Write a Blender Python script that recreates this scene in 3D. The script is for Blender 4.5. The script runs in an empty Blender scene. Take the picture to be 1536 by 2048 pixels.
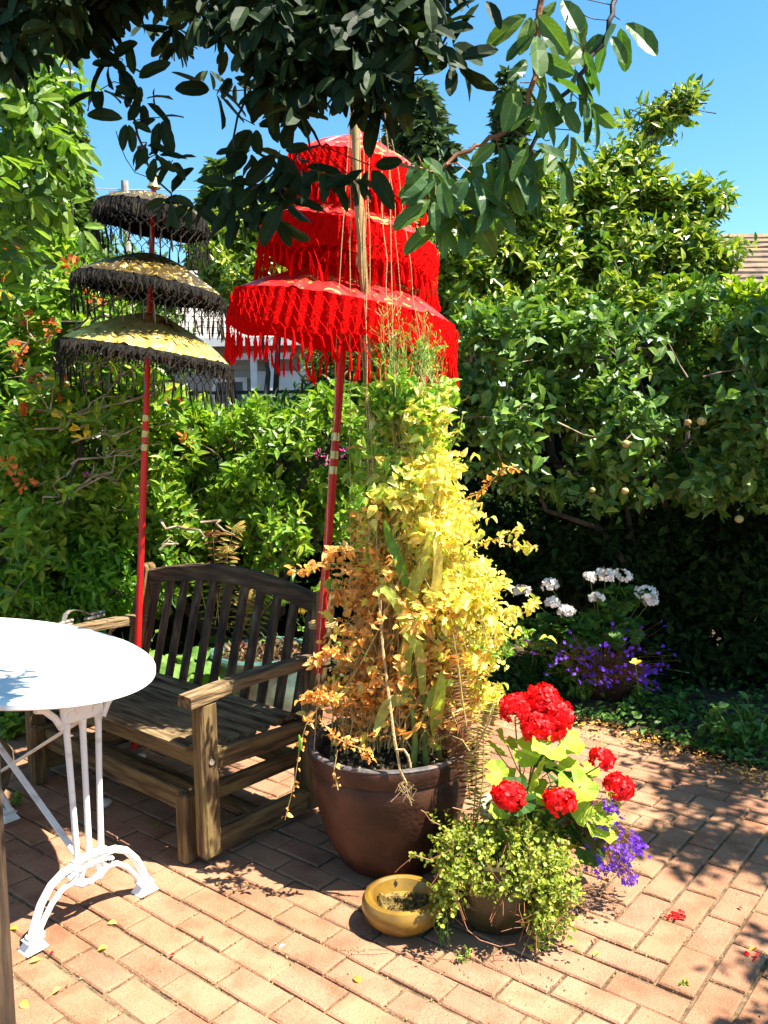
import bpy, math, random
import numpy as np
from mathutils import Matrix, Vector
random.seed(4); rng = np.random.default_rng(7)
sc = bpy.context.scene; col = sc.collection
PI = math.pi
# ------------------------------------------------------------------ camera, sky, sun, exposure
CH = 1.43; PITCH = math.radians(5.5); ROLL = math.radians(-0.9); FPX = 1700.0
cd = bpy.data.cameras.new('camera'); cam = bpy.data.objects.new('camera', cd); col.objects.link(cam)
cd.sensor_fit = 'VERTICAL'; cd.sensor_height = 24; cd.lens = 24*FPX/2048; cd.clip_start = .05; cd.clip_end = 500
cam.matrix_world = Matrix.Translation((0, 0, CH)) @ Matrix.Rotation(PI/2-PITCH, 4, 'X') @ Matrix.Rotation(ROLL, 4, 'Z')
sc.camera = cam
SUN = Vector((0.46, -0.13, 0.87)).normalized()
w = bpy.data.worlds.new('World'); sc.world = w; w.use_nodes = True
nt = w.node_tree; bg = nt.nodes['Background']; sk = nt.nodes.new('ShaderNodeTexSky'); sk.sky_type = 'NISHITA'
sk.sun_disc = False; sk.sun_elevation = math.asin(SUN.z); sk.sun_rotation = math.atan2(SUN.x, SUN.y)
sk.air_density = 1.0; sk.dust_density = 0.3; sk.ozone_density = 2.5
hs0 = nt.nodes.new('ShaderNodeHueSaturation'); hs0.inputs['Hue'].default_value = .485; hs0.inputs['Saturation'].default_value = 1.25; nt.links.new(sk.outputs[0], hs0.inputs['Color']); nt.links.new(hs0.outputs[0], bg.inputs[0]); bg.inputs[1].default_value = 0.075
sl = bpy.data.lights.new('sun', 'SUN'); sl.energy = 5.0; sl.angle = math.radians(.5); sl.color = (1, .93, .80)
so = bpy.data.objects.new('sun', sl); col.objects.link(so); so.rotation_euler = SUN.to_track_quat('Z', 'Y').to_euler()
sc.view_settings.view_transform = 'Standard'; sc.view_settings.look = 'None'; sc.view_settings.gamma = 1
sc.view_settings.exposure = 1.8; sc.view_settings.use_curve_mapping = False

# ------------------------------------------------------------------ calibration helpers
def ray(x, y):
    a = (x-768)/FPX; b = -(y-1024)/FPX; c, s = math.cos(ROLL), math.sin(ROLL); a, b = c*a-s*b, s*a+c*b
    cp, sp = math.cos(PITCH), math.sin(PITCH); return np.array([a, cp+b*sp, -sp+b*cp])
def atY(x, y, Y):
    d = ray(x, y); return np.array([0, 0, CH])+d*(Y/d[1])
def atz(x, y, z=0.):
    d = ray(x, y); return np.array([0, 0, CH])+d*((z-CH)/d[2])
def proj(P):
    v = np.atleast_2d(P)-np.array([0, 0, CH]); cp, sp = math.cos(PITCH), math.sin(PITCH)
    yy = v[:, 1]*cp-v[:, 2]*sp; zz = v[:, 1]*sp+v[:, 2]*cp; yy = np.where(yy < .05, .05, yy)
    a = v[:, 0]/yy; b = zz/yy; c, s = math.cos(-ROLL), math.sin(-ROLL); a, b = c*a-s*b, s*a+c*b
    return 768+FPX*a, 1024-FPX*b, yy

# ------------------------------------------------------------------ materials
MATS = {}
def newmat(name):
    m = bpy.data.materials.new(name); m.use_nodes = True; t = m.node_tree
    return m, t, t.nodes['Principled BSDF'], t.nodes, t.links
def ramp(n, cols, pos=None):
    r = n.new('ShaderNodeValToRGB'); e = r.color_ramp.elements
    while len(e) < len(cols): e.new(.5)
    for i, c in enumerate(cols):
        e[i].position = pos[i] if pos else i/(len(cols)-1); e[i].color = (*c, 1)
    return r
def noise(n, l, scale, detail=4, coord='Object', stretch=None, dist=0.):
    tc = n.new('ShaderNodeTexCoord'); t = n.new('ShaderNodeTexNoise'); t.inputs['Scale'].default_value = scale
    t.inputs['Detail'].default_value = detail; t.inputs['Distortion'].default_value = dist
    if stretch:
        mp = n.new('ShaderNodeMapping'); mp.inputs['Scale'].default_value = stretch
        l.new(tc.outputs[coord], mp.inputs[0]); l.new(mp.outputs[0], t.inputs[0])
    else: l.new(tc.outputs[coord], t.inputs[0])
    return t
def simple(name, cols, scale=12, rough=.6, bump=.15, bscale=60, metal=0, spec=.4, pos=None, stretch=None, detail=5, island=0., trans=0.):
    m, t, b, n, l = newmat(name)
    f = noise(n, l, scale, detail, stretch=stretch); src = f.outputs[0]
    if island:
        g = n.new('ShaderNodeNewGeometry'); oi = n.new('ShaderNodeObjectInfo'); a = n.new('ShaderNodeMath'); a.operation = 'ADD'
        l.new(g.outputs['Random Per Island'], a.inputs[0]); l.new(oi.outputs['Random'], a.inputs[1])
        fr = n.new('ShaderNodeMath'); fr.operation = 'FRACT'; l.new(a.outputs[0], fr.inputs[0])
        mx = n.new('ShaderNodeMix'); mx.inputs[0].default_value = island; l.new(src, mx.inputs[2]); l.new(fr.outputs[0], mx.inputs[3]); src = mx.outputs[0]
    r = ramp(n, cols, pos or [.3+.4*i/(len(cols)-1) for i in range(len(cols))] if not island else pos)
    l.new(src, r.inputs[0]); l.new(r.outputs[0], b.inputs['Base Color'])
    b.inputs['Roughness'].default_value = rough; b.inputs['Metallic'].default_value = metal; b.inputs['Specular IOR Level'].default_value = spec
    if bump:
        f2 = noise(n, l, bscale, 4, stretch=stretch); bp = n.new('ShaderNodeBump'); bp.inputs['Strength'].default_value = bump
        bp.inputs['Distance'].default_value = .01; l.new(f2.outputs[0], bp.inputs['Height']); l.new(bp.outputs[0], b.inputs['Normal'])
    if trans:
        out = n['Material Output']; tr = n.new('ShaderNodeBsdfTranslucent'); l.new(r.outputs[0], tr.inputs[0])
        ms = n.new('ShaderNodeMixShader'); ms.inputs[0].default_value = trans; l.new(b.outputs[0], ms.inputs[1]); l.new(tr.outputs[0], ms.inputs[2]); l.new(ms.outputs[0], out.inputs[0])
    MATS[name] = m; return m
def leafmat(name, cols, trans=.35, rough=.42, spec=.4, tcol=(1.25, 1.35, .5)):
    m, t, b, n, l = newmat(name)
    g = n.new('ShaderNodeNewGeometry'); oi = n.new('ShaderNodeObjectInfo'); a = n.new('ShaderNodeMath'); a.operation = 'ADD'
    l.new(g.outputs['Random Per Island'], a.inputs[0]); l.new(oi.outputs['Random'], a.inputs[1])
    fr = n.new('ShaderNodeMath'); fr.operation = 'FRACT'; l.new(a.outputs[0], fr.inputs[0])
    r = ramp(n, cols); l.new(fr.outputs[0], r.inputs[0])
    ns = noise(n, l, 45, 3); hs = n.new('ShaderNodeHueSaturation'); mr = n.new('ShaderNodeMapRange')
    mr.inputs['From Min'].default_value = .3; mr.inputs['From Max'].default_value = .7; mr.inputs['To Min'].default_value = .7; mr.inputs['To Max'].default_value = 1.25
    l.new(ns.outputs[0], mr.inputs[0]); l.new(mr.outputs[0], hs.inputs['Value']); l.new(r.outputs[0], hs.inputs['Color'])
    def mth(op, a_, b_=None):
        q = n.new('ShaderNodeMath'); q.operation = op
        for i_, v_ in enumerate((a_, b_)):
            if v_ is None: continue
            if isinstance(v_, (int, float)): q.inputs[i_].default_value = v_
            else: l.new(v_, q.inputs[i_])
        return q.outputs[0]
    ax = n.new('ShaderNodeAttribute'); ax.attribute_name = 'lx'; ay = n.new('ShaderNodeAttribute'); ay.attribute_name = 'ly'
    ab_ = mth('ABSOLUTE', mth('SUBTRACT', ax.outputs['Fac'], 2.)); rib = mth('LESS_THAN', ab_, .10)
    sv = mth('GREATER_THAN', mth('SINE', mth('SUBTRACT', mth('MULTIPLY', ay.outputs['Fac'], 44.), mth('MULTIPLY', ab_, 16.))), .86); sv = mth('MULTIPLY', mth('MULTIPLY', sv, .45), mth('LESS_THAN', ab_, 1.01))
    vf = mth('MAXIMUM', rib, sv); vm = n.new('ShaderNodeMix'); vm.data_type = 'RGBA'; vm.blend_type = 'ADD'; l.new(mth('MULTIPLY', vf, .55), vm.inputs[0]); l.new(hs.outputs[0], vm.inputs[6]); l.new(hs.outputs[0], vm.inputs[7])
    hs = vm; HO = vm.outputs[2]
    l.new(HO, b.inputs['Base Color']); b.inputs['Roughness'].default_value = rough; b.inputs['Specular IOR Level'].default_value = spec
    tr = n.new('ShaderNodeBsdfTranslucent'); mul = n.new('ShaderNodeMix'); mul.data_type = 'RGBA'; mul.blend_type = 'MULTIPLY'; mul.inputs[0].default_value = 1
    l.new(HO, mul.inputs[6]); mul.inputs[7].default_value = (*tcol, 1); l.new(mul.outputs[2], tr.inputs[0])
    ms = n.new('ShaderNodeMixShader'); ms.inputs[0].default_value = trans
    l.new(b.outputs[0], ms.inputs[1]); l.new(tr.outputs[0], ms.inputs[2]); l.new(ms.outputs[0], n['Material Output'].inputs[0])
    MATS[name] = m; return m

def brickmat():
    m, t, b, n, l = newmat('brick')
    oi = n.new('ShaderNodeObjectInfo'); g = n.new('ShaderNodeNewGeometry'); a = n.new('ShaderNodeMath'); a.operation = 'ADD'
    l.new(g.outputs['Random Per Island'], a.inputs[0]); l.new(oi.outputs['Random'], a.inputs[1]); fr = n.new('ShaderNodeMath'); fr.operation = 'FRACT'; l.new(a.outputs[0], fr.inputs[0])
    r = ramp(n, [(.345, .180, .104), (.37, .200, .114), (.34, .170, .104), (.355, .195, .117), (.37, .203, .114), (.34, .178, .111)]); l.new(fr.outputs[0], r.inputs[0])
    # world-space mottling, continuous over the whole patio so no brick repeats another
    def wn(s, d):
        t_ = n.new('ShaderNodeTexNoise'); t_.inputs['Scale'].default_value = s; t_.inputs['Detail'].default_value = d; l.new(g.outputs['Position'], t_.inputs[0]); return t_
    n1 = wn(9, 6); n2 = wn(260, 3); n3 = wn(1.6, 3); n4 = wn(90, 4)
    def mixc(f, lo, hi, c1, c2col, mode='MULTIPLY', fac=None):
        mr = n.new('ShaderNodeMapRange'); mr.inputs['From Min'].default_value = lo; mr.inputs['From Max'].default_value = hi; l.new(f, mr.inputs[0])
        mx = n.new('ShaderNodeMix'); mx.data_type = 'RGBA'; mx.blend_type = mode
        if fac is not None:
            mu = n.new('ShaderNodeMath'); mu.operation = 'MULTIPLY'; mu.inputs[1].default_value = fac; l.new(mr.outputs[0], mu.inputs[0]); l.new(mu.outputs[0], mx.inputs[0])
        else: l.new(mr.outputs[0], mx.inputs[0])
        l.new(c1, mx.inputs[6]); mx.inputs[7].default_value = (*c2col, 1); return mx.outputs[2]
    c = mixc(n1.outputs[0], .45, .7, r.outputs[0], (.70, .62, .58))
    c = mixc(n3.outputs[0], .45, .66, c, (.74, .66, .62))
    c = mixc(n2.outputs[0], .60, .68, c, (.42, .32, .28), 'MULTIPLY', .8)
    c = mixc(n2.outputs[0], .38, .30, c, (.58, .44, .32), 'MIX', .45)
    c = mixc(n4.outputs[0], .62, .70, c, (.22, .15, .10), 'MIX', .55)
    l.new(c, b.inputs['Base Color']); b.inputs['Roughness'].default_value = .88; b.inputs['Specular IOR Level'].default_value = .25
    bp = n.new('ShaderNodeBump'); bp.inputs['Strength'].default_value = .55; bp.inputs['Distance'].default_value = .004
    ad = n.new('ShaderNodeMath'); ad.operation = 'ADD'; l.new(n2.outputs[0], ad.inputs[0]); l.new(n4.outputs[0], ad.inputs[1]); l.new(ad.outputs[0], bp.inputs['Height']); l.new(bp.outputs[0], b.inputs['Normal'])
    MATS['brick'] = m
brickmat()
simple('sand', [(.06, .038, .020), (.15, .095, .05), (.22, .15, .08)], 30, .95, .8, 150)
simple('crumb', [(.10, .06, .03), (.30, .20, .09), (.42, .32, .14), (.10, .09, .03)], 30, .9, 0, island=.9)
simple('soil', [(.020, .013, .008), (.05, .032, .018), (.10, .065, .035)], 25, .95, 1., 80)
simple('potsoil', [(.015, .009, .006), (.05, .028, .015), (.11, .06, .035)], 45, .95, 1., 120)
WC = [(.026, .014, .006), (.105, .060, .022), (.20, .130, .050), (.15, .115, .02)]
for wn_, st_ in (('oldwood', (1, 1, .10)), ('oldwood_x', (.10, 1, 1)), ('oldwood_y', (1, .10, 1))): simple(wn_, WC, 44, .88, 1., 110, pos=[.3, .45, .58, .72], stretch=st_, detail=9)
for wn_, st_ in (('slatwood', (.10, 1, 1)), ('armwood', (1, .10, 1))): simple(wn_, [(.036, .019, .008), (.14, .086, .038), (.26, .18, .09), (.13, .09, .03)], 50, .88, 1., 120, pos=[.3, .45, .58, .72], stretch=st_, detail=9)
for wn_, st_ in (('darkwood', (1, 1, .12)), ('darkwood_x', (.12, 1, 1))): simple(wn_, [(.014, .007, .004), (.05, .027, .013), (.10, .062, .032), (.20, .17, .12)], 34, .88, 1., 120, pos=[.3, .48, .62, .76], stretch=st_, detail=9)
simple('tabletop', [(.72, .72, .74), (.80, .80, .80), (.84, .83, .81)], 5, .38, .04, 40)
simple('whiteiron', [(.50, .45, .38), (.78, .76, .72), (.82, .80, .76), (.74, .62, .38)], 14, .42, .2, 70, pos=[.28, .42, .60, .78])
simple('redpaint', [(.42, .008, .010), (.60, .012, .012), (.66, .03, .02)], 8, .38, .15, 60, stretch=(1, 1, .2))
simple('goldband', [(.45, .33, .12), (.75, .62, .30)], 60, .35, .2, 80, metal=.8)
simple('blackcloth', [(.006, .005, .004), (.014, .011, .007)], 40, .9, .5, 150)
simple('blackyarn', [(.006, .005, .004), (.015, .011, .007), (.05, .036, .018)], 60, .95, .4, 200, island=.5)
simple('redcloth', [(.70, .001, .001), (.85, .003, .002)], 30, .9, .6, 180, trans=.3, spec=.08)
simple('redyarn', [(.62, .001, .001), (.85, .003, .002), (.90, .008, .004)], 60, .9, .4, 200, island=.5, trans=.25, spec=.08)
simple('terracotta', [(.024, .009, .005), (.052, .019, .010), (.085, .034, .018), (.10, .06, .04)], 9, .55, .3, 70, spec=.35, pos=[.3, .5, .66, .8])
simple('greylip', [(.05, .045, .045), (.11, .095, .09), (.17, .11, .08)], 25, .6, .3, 100)
simple('ochreglaze', [(.11, .055, .010), (.22, .125, .018), (.30, .18, .03)], 9, .3, .1, 60, spec=.5)
simple('muck', [(.03, .022, .008), (.13, .085, .02), (.34, .24, .06)], 38, .8, .8, 90)
simple('olivepot', [(.012, .012, .005), (.030, .028, .010), (.05, .05, .02)], 10, .3, .1, 60, spec=.5)
simple('tealglaze', [(.03, .09, .08), (.08, .19, .17), (.16, .28, .22)], 12, .25, .1, 60, spec=.6)
simple('creampot', [(.30, .32, .22), (.45, .45, .33)], 12, .5, .1, 60)
simple('bamboo', [(.20, .12, .04), (.42, .28, .11), (.55, .40, .18)], 10, .5, .3, 60, stretch=(1, 1, .15))
simple('jute', [(.30, .17, .06), (.52, .36, .16), (.60, .46, .26)], 200, .9, .5, 300)
simple('bark', [(.022, .015, .010), (.055, .040, .027), (.11, .085, .06)], 14, .9, .8, 50, stretch=(1, 1, .3))
simple('twig', [(.10, .065, .035), (.26, .19, .12), (.40, .33, .24)], 20, .8, .3, 90)
simple('redtwig', [(.20, .07, .03), (.34, .15, .07)], 20, .6, .1, 90)
simple('darktwig', [(.02, .016, .02), (.06, .045, .05)], 20, .6, .1, 90)
simple('greenstem', [(.12, .20, .03), (.26, .32, .06)], 20, .5, .1, 90, trans=.2)
simple('drystem', [(.34, .20, .06), (.55, .40, .16), (.50, .45, .12)], 20, .7, .1, 90, trans=.2)
simple('siding', [(.34, .30, .27), (.42, .37, .33)], 3, .8, .1, 40)
simple('whitetrim', [(.60, .58, .55), (.72, .70, .68)], 6, .6, .1, 40)
simple('greyroof', [(.22, .19, .17), (.34, .30, .27), (.42, .38, .34)], 3, .9, .3, 40)
simple('mossroof', [(.08, .06, .05), (.17, .12, .09), (.22, .15, .09), (.24, .22, .05)], 3.5, .95, .6, 30, pos=[.3, .45, .6, .72])
simple('blackmetal', [(.01, .01, .01), (.02, .02, .02)], 10, .5, 0)
simple('darkboards', [(.012, .009, .006), (.03, .022, .015), (.045, .035, .022)], 6, .9, .4, 40, stretch=(1, 1, .2))
simple('glass', [(.10, .12, .13), (.16, .18, .19)], 2, .08, 0, spec=.8)
simple('urn', [(.07, .05, .03), (.16, .13, .10), (.22, .15, .07)], 12, .45, .2, 60)
simple('strapmetal', [(.12, .10, .08), (.30, .27, .23), (.40, .34, .26)], 25, .5, .3, 80, metal=.3)
simple('pebble', [(.50, .44, .36), (.72, .68, .60)], 20, .7, .2, 60, island=.5)
# gold leaf printed canopy, lightened for sun glare on the lowest tier, less gold above
for gname, th, sc_ in (('goldprint', .36, 12), ('goldprint_dark', .60, 26)):
    m, t, b, n, l = newmat(gname)
    f = noise(n, l, sc_, 4, dist=1.6); r = ramp(n, [(.02, .014, .005), (.07, .045, .010), (.60, .42, .08), (.88, .74, .30)], [.0, th-.02, th+.02, .8]); l.new(f.outputs[0], r.inputs[0]); l.new(r.outputs[0], b.inputs['Base Color'])
    mr = ramp(n, [(.1,)*3, (.55,)*3], [th-.02, th+.02]); l.new(f.outputs[0], mr.inputs[0]); l.new(mr.outputs[0], b.inputs['Metallic']); b.inputs['Roughness'].default_value = .34
    f2 = noise(n, l, 26, 3); bp = n.new('ShaderNodeBump'); bp.inputs['Strength'].default_value = .7; bp.inputs['Distance'].default_value = .02; l.new(f2.outputs[0], bp.inputs['Height']); l.new(bp.outputs[0], b.inputs['Normal']); MATS[gname] = m
m, t, b, n, l = newmat('redgoldprint')
f = noise(n, l, 16, 4, dist=1.2); r = ramp(n, [(.70, .006, .005), (.74, .01, .006), (.85, .45, .10), (.90, .62, .22)], [.0, .60, .64, .8]); l.new(f.outputs[0], r.inputs[0]); l.new(r.outputs[0], b.inputs['Base Color'])
mr = ramp(n, [(.0,)*3, (.5,)*3], [.60, .64]); l.new(f.outputs[0], mr.inputs[0]); l.new(mr.outputs[0], b.inputs['Metallic']); b.inputs['Roughness'].default_value = .45; MATS['redgoldprint'] = m

# foliage
leafmat('akebia', [(.008, .018, .005), (.013, .030, .007), (.024, .044, .009), (.012, .026, .009)], .14, .6, .2)  # overhead leaves: their shade is darkened into the colour
leafmat('akebialit', [(.035, .085, .022), (.055, .13, .028), (.12, .20, .03), (.045, .11, .04)], .38, .42, .35)  # brighter copy of the akebia leaf, sunlight put into the colour
leafmat('rhodo', [(.07, .17, .018), (.15, .28, .025), (.26, .38, .03), (.09, .20, .02), (.36, .42, .04)], .38, .40)
leafmat('azalea', [(.06, .17, .015), (.11, .27, .02), (.20, .36, .025)], .38, .40)
leafmat('camellia', [(.045, .10, .012), (.09, .17, .016), (.25, .32, .03), (.38, .40, .06)], .33, .32, .6)
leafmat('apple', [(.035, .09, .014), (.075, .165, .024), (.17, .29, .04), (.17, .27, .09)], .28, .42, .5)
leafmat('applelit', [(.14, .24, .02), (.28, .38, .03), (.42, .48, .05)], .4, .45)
leafmat('shadeleaf', [(.008, .018, .005), (.014, .03, .007), (.03, .055, .010)], .15, .7, .1)  # deep shade under the trees is put into this leaf colour
leafmat('conifer', [(.04, .09, .025), (.08, .14, .035), (.14, .20, .045)], .2, .6, .2)
leafmat('firneedle', [(.04, .075, .04), (.065, .11, .05), (.10, .14, .055)], .15, .6, .2)
leafmat('peagreen', [(.13, .30, .04), (.24, .42, .05), (.42, .52, .07)], .42, .5)
leafmat('peayellow', [(.66, .68, .10), (.86, .76, .20), (.86, .62, .16), (.50, .62, .08), (.90, .84, .42)], .42, .6, .3, (1.1, 1.05, .6))
leafmat('vinelit', [(.05, .12, .018), (.10, .20, .022), (.20, .32, .03), (.035, .08, .015)], .42, .4, .35)  # mid tone of the same vine, sunlit look put into the colour
leafmat('peadry', [(.66, .30, .05), (.80, .42, .09), (.82, .56, .20), (.46, .18, .04)], .35, .7, .2, (1.1, .9, .5))
leafmat('stalkleaf', [(.36, .44, .07), (.48, .54, .11), (.56, .54, .14)], .40, .5, .3, (1.1, 1.1, .5))
leafmat('fernleaf', [(.30, .28, .05), (.46, .38, .09), (.40, .20, .06), (.22, .26, .05)], .35, .6, .3, (1.1, .95, .5))
leafmat('fernbrown', [(.10, .045, .02), (.18, .08, .03), (.26, .13, .05)], .3, .7, .2, (1.1, .9, .5))
leafmat('geraniumlit', [(.26, .40, .03), (.44, .56, .06), (.36, .50, .05)], .40, .55, .3, (1.1, 1.15, .45))
leafmat('geraniumshaded', [(.03, .09, .015), (.06, .15, .02)], .3, .55, .3)  # darker copy of the leaf above, shade of the lower leaves painted in
leafmat('redpetal', [(.72, .003, .006), (.85, .008, .008), (.62, .002, .006)], .25, .5, .3, (1.1, .6, .6))
leafmat('whitepetal', [(.78, .76, .72), (.84, .83, .80)], .25, .5, .3, (1, 1, 1))
leafmat('violetpetal', [(.11, .02, .50), (.17, .04, .62), (.08, .02, .38)], .25, .5, .3, (1, 1, 1))
leafmat('wireleaf', [(.12, .18, .015), (.26, .33, .03), (.42, .45, .06), (.07, .12, .012)], .35, .45, .4, (1.1, 1.1, .5))
leafmat('orangebloom', [(.55, .12, .02), (.68, .20, .04), (.40, .10, .03)], .3, .6, .2, (1, 1, 1))
leafmat('yellowleaf', [(.72, .50, .03), (.80, .60, .06)], .35, .5, .3, (1, 1, .6))
leafmat('pinkbloom', [(.60, .06, .28), (.72, .14, .40)], .3, .6, .2, (1, 1, 1))
leafmat('hosta', [(.06, .15, .03), (.12, .25, .05), (.20, .33, .08)], .3, .35, .5)
leafmat('weed', [(.10, .20, .02), (.20, .33, .03), (.30, .40, .05)], .35, .5)
leafmat('weeddark', [(.03, .09, .012), (.06, .15, .02), (.10, .2, .03)], .3, .5)
leafmat('sucred', [(.10, .03, .02), (.20, .10, .05), (.10, .12, .04)], .2, .6)

# ------------------------------------------------------------------ mesh helpers
OFF = {}
def off(o): return OFF.get(o.name, np.zeros(3)) if o else np.zeros(3)
def tag(o, label=None, cat=None, group=None, kind=None):
    if label: o['label'] = label
    if cat: o['category'] = cat
    if group: o['group'] = group
    if kind: o['kind'] = kind
    return o
def thing(name, label, cat, loc=(0, 0, 0), group=None, local=False):
    o = bpy.data.objects.new(name, None); col.objects.link(o); o.location = loc; o.empty_display_size = .05
    if not local: OFF[o.name] = np.array(loc, float)
    return tag(o, label, cat, group)
def mesh_np(name, V, F, sizes, mat, smooth=False):
    me = bpy.data.meshes.new(name); V = np.asarray(V, np.float32); F = np.asarray(F, np.int32).ravel(); sizes = np.asarray(sizes, np.int32)
    me.vertices.add(len(V)); me.vertices.foreach_set('co', V.ravel()); me.loops.add(len(F)); me.loops.foreach_set('vertex_index', F)
    me.polygons.add(len(sizes)); st = np.zeros(len(sizes), np.int32); st[1:] = np.cumsum(sizes)[:-1]
    me.polygons.foreach_set('loop_start', st); me.polygons.foreach_set('loop_total', sizes)
    me.polygons.foreach_set('use_smooth', np.full(len(sizes), smooth)); me.update(calc_edges=True); me.materials.append(MATS[mat]); return me
def link(name, me, parent=None, kind=None):
    o = bpy.data.objects.new(name, me); col.objects.link(o)
    if parent: o.parent = parent; OFF[o.name] = off(parent)
    if kind: o['kind'] = kind
    return o
class MB:
    def __init__(s): s.v = []; s.f = []
    def add(s, V, F):
        k = len(s.v); s.v.extend([tuple(map(float, p)) for p in V]); s.f.extend([tuple(i+k for i in f) for f in F]); return s
    def box(s, c, size, R=None, bev=0.):
        c = np.array(c, float); h = np.array(size, float)/2; R = np.eye(3) if R is None else np.asarray(R, float)
        if bev <= 0:
            V = [(x, y, z) for x in (-1, 1) for y in (-1, 1) for z in (-1, 1)]; V = np.array(V)*h
            F = [(0, 1, 3, 2), (4, 6, 7, 5), (0, 4, 5, 1), (2, 3, 7, 6), (0, 2, 6, 4), (1, 5, 7, 3)]
        else:
            V = []; b = min(bev, h.min()*.9); ix = {}
            for x in (-1, 1):
                for y in (-1, 1):
                    for z in (-1, 1):
                        sg = np.array([x, y, z])
                        for a in range(3):
                            q = sg*h-sg*b; q[a] = sg[a]*h[a]; ix[(x, y, z, a)] = len(V); V.append(q)
            F = []
            for a in range(3):
                u, w_ = (a+1) % 3, (a+2) % 3
                for sgn in (-1, 1):
                    q = []
                    for du, dw in ((-1, -1), (1, -1), (1, 1), (-1, 1)):
                        k = [0, 0, 0]; k[a] = sgn; k[u] = du; k[w_] = dw; q.append(ix[(*k, a)])
                    F.append(tuple(q if sgn > 0 else q[::-1]))
                for su in (-1, 1):          # edge bevels along axis a between u and w
                    for sw in (-1, 1):
                        k0 = [0, 0, 0]; k0[a] = -1; k0[u] = su; k0[w_] = sw; k1 = list(k0); k1[a] = 1
                        F.append((ix[(*k0, u)], ix[(*k1, u)], ix[(*k1, w_)], ix[(*k0, w_)]) if su*sw > 0 else (ix[(*k0, w_)], ix[(*k1, w_)], ix[(*k1, u)], ix[(*k0, u)]))
            for x in (-1, 1):
                for y in (-1, 1):
                    for z in (-1, 1): F.append(tuple(ix[(x, y, z, a)] for a in ((0, 1, 2) if x*y*z > 0 else (2, 1, 0))))
        V = (np.array(V)@R.T)+c; return s.add(V, F)
    def beam(s, a, b, w_, h, up=(0, 0, 1), bev=.004):
        a = np.array(a, float); b = np.array(b, float); d = b-a; L = np.linalg.norm(d); d /= L; up = np.array(up, float)
        x = np.cross(d, up); x /= np.linalg.norm(x); z = np.cross(x, d); return s.box((a+b)/2, (w_, L, h), np.stack([x, d, z], 1), bev)
    def tube(s, P, r, n=8, cap=True):
        P = [np.array(p, float) for p in P]; m = len(P); r = [r]*m if np.isscalar(r) else list(r); k = len(s.v); ref = None
        for i, p in enumerate(P):
            d = P[min(i+1, m-1)]-P[max(i-1, 0)]; d = d/(np.linalg.norm(d)+1e-9)
            if ref is None: ref = np.array([1., 0, 0]) if abs(d[0]) < .8 else np.array([0, 1., 0])
            x = ref-d*np.dot(ref, d); x /= np.linalg.norm(x)+1e-9; y = np.cross(d, x); ref = x
            for j in range(n):
                a = 2*PI*j/n; s.v.append(tuple(p+r[i]*(x*math.cos(a)+y*math.sin(a))))
        for i in range(m-1):
            for j in range(n): s.f.append((k+i*n+j, k+i*n+(j+1) % n, k+(i+1)*n+(j+1) % n, k+(i+1)*n+j))
        if cap: s.f.append(tuple(k+j for j in range(n))[::-1]); s.f.append(tuple(k+(m-1)*n+j for j in range(n)))
        return s
    def lathe(s, prof, c=(0, 0, 0), n=48, wob=0.):
        k = len(s.v); m = len(prof); ph = random.random()*6
        for r, z in prof:
            for j in range(n):
                a = 2*PI*j/n; rr = r*(1+wob*math.sin(3*a+ph)); s.v.append((c[0]+rr*math.cos(a), c[1]+rr*math.sin(a), c[2]+z))
        for i in range(m-1):
            for j in range(n): s.f.append((k+i*n+j, k+i*n+(j+1) % n, k+(i+1)*n+(j+1) % n, k+(i+1)*n+j))
        return s
    def build(s, name, mat, parent=None, smooth=False, kind=None):
        V = np.array(s.v)-off(parent); me = mesh_np(name, V, np.concatenate([np.array(f) for f in s.f]), [len(f) for f in s.f], mat, smooth)
        if smooth:
            try: me.set_sharp_from_angle(angle=math.radians(38))
            except Exception: pass
        return link(name, me, parent, kind)

# leaf templates: x across, y to the tip, z the normal
def LT(w=.5, fold=.12, curl=.12, tip=1., rows=((.0, .04), (.28, .8), (.55, 1.), (.82, .55), (1., .02))):
    V = []; F = []
    for i, (y, q) in enumerate(rows):
        z = -curl*y*y
        V += [(-w/2*q, y, z+fold*q*w), (0, y, z), (w/2*q, y, z+fold*q*w)]
    for i in range(len(rows)-1):
        a = 3*i; F += [(a, a+1, a+4, a+3), (a+1, a+2, a+5, a+4)]
    return np.array(V, float), F
T_ELL = LT(.42, .25, .18); T_WIDE = LT(.62, .3, .2); T_LONG = LT(.34, .25, .25)
T_OVAL = LT(.40, .18, .12, rows=((0, .06), (.12, .55), (.32, .92), (.58, 1.), (.82, .82), (.96, .38), (1., .10)))
T_SM = (np.array([(0, 0, 0), (-.27, .5, .06), (.27, .5, .06), (0, 1, -.1), (0, .5, -.02)], float), [(0, 4, 1), (0, 2, 4), (4, 2, 3), (1, 4, 3)])
T_CURL = LT(.72, .42, .6, rows=((0, .15), (.2, .8), (.5, 1.05), (.8, .8), (1., .22)))
T_PET = (np.array([(0, 0, 0), (-.34, .6, .08), (-.2, 1, .0), (.2, 1., .02), (.34, .6, .08)], float), [(0, 4, 3, 2, 1)])
T_NDL = (np.array([(-.10, 0, 0), (.10, 0, 0), (.16, .5, .05), (0, 1, -.15), (-.16, .5, .05)], float), [(0, 1, 2, 3, 4)])
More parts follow.
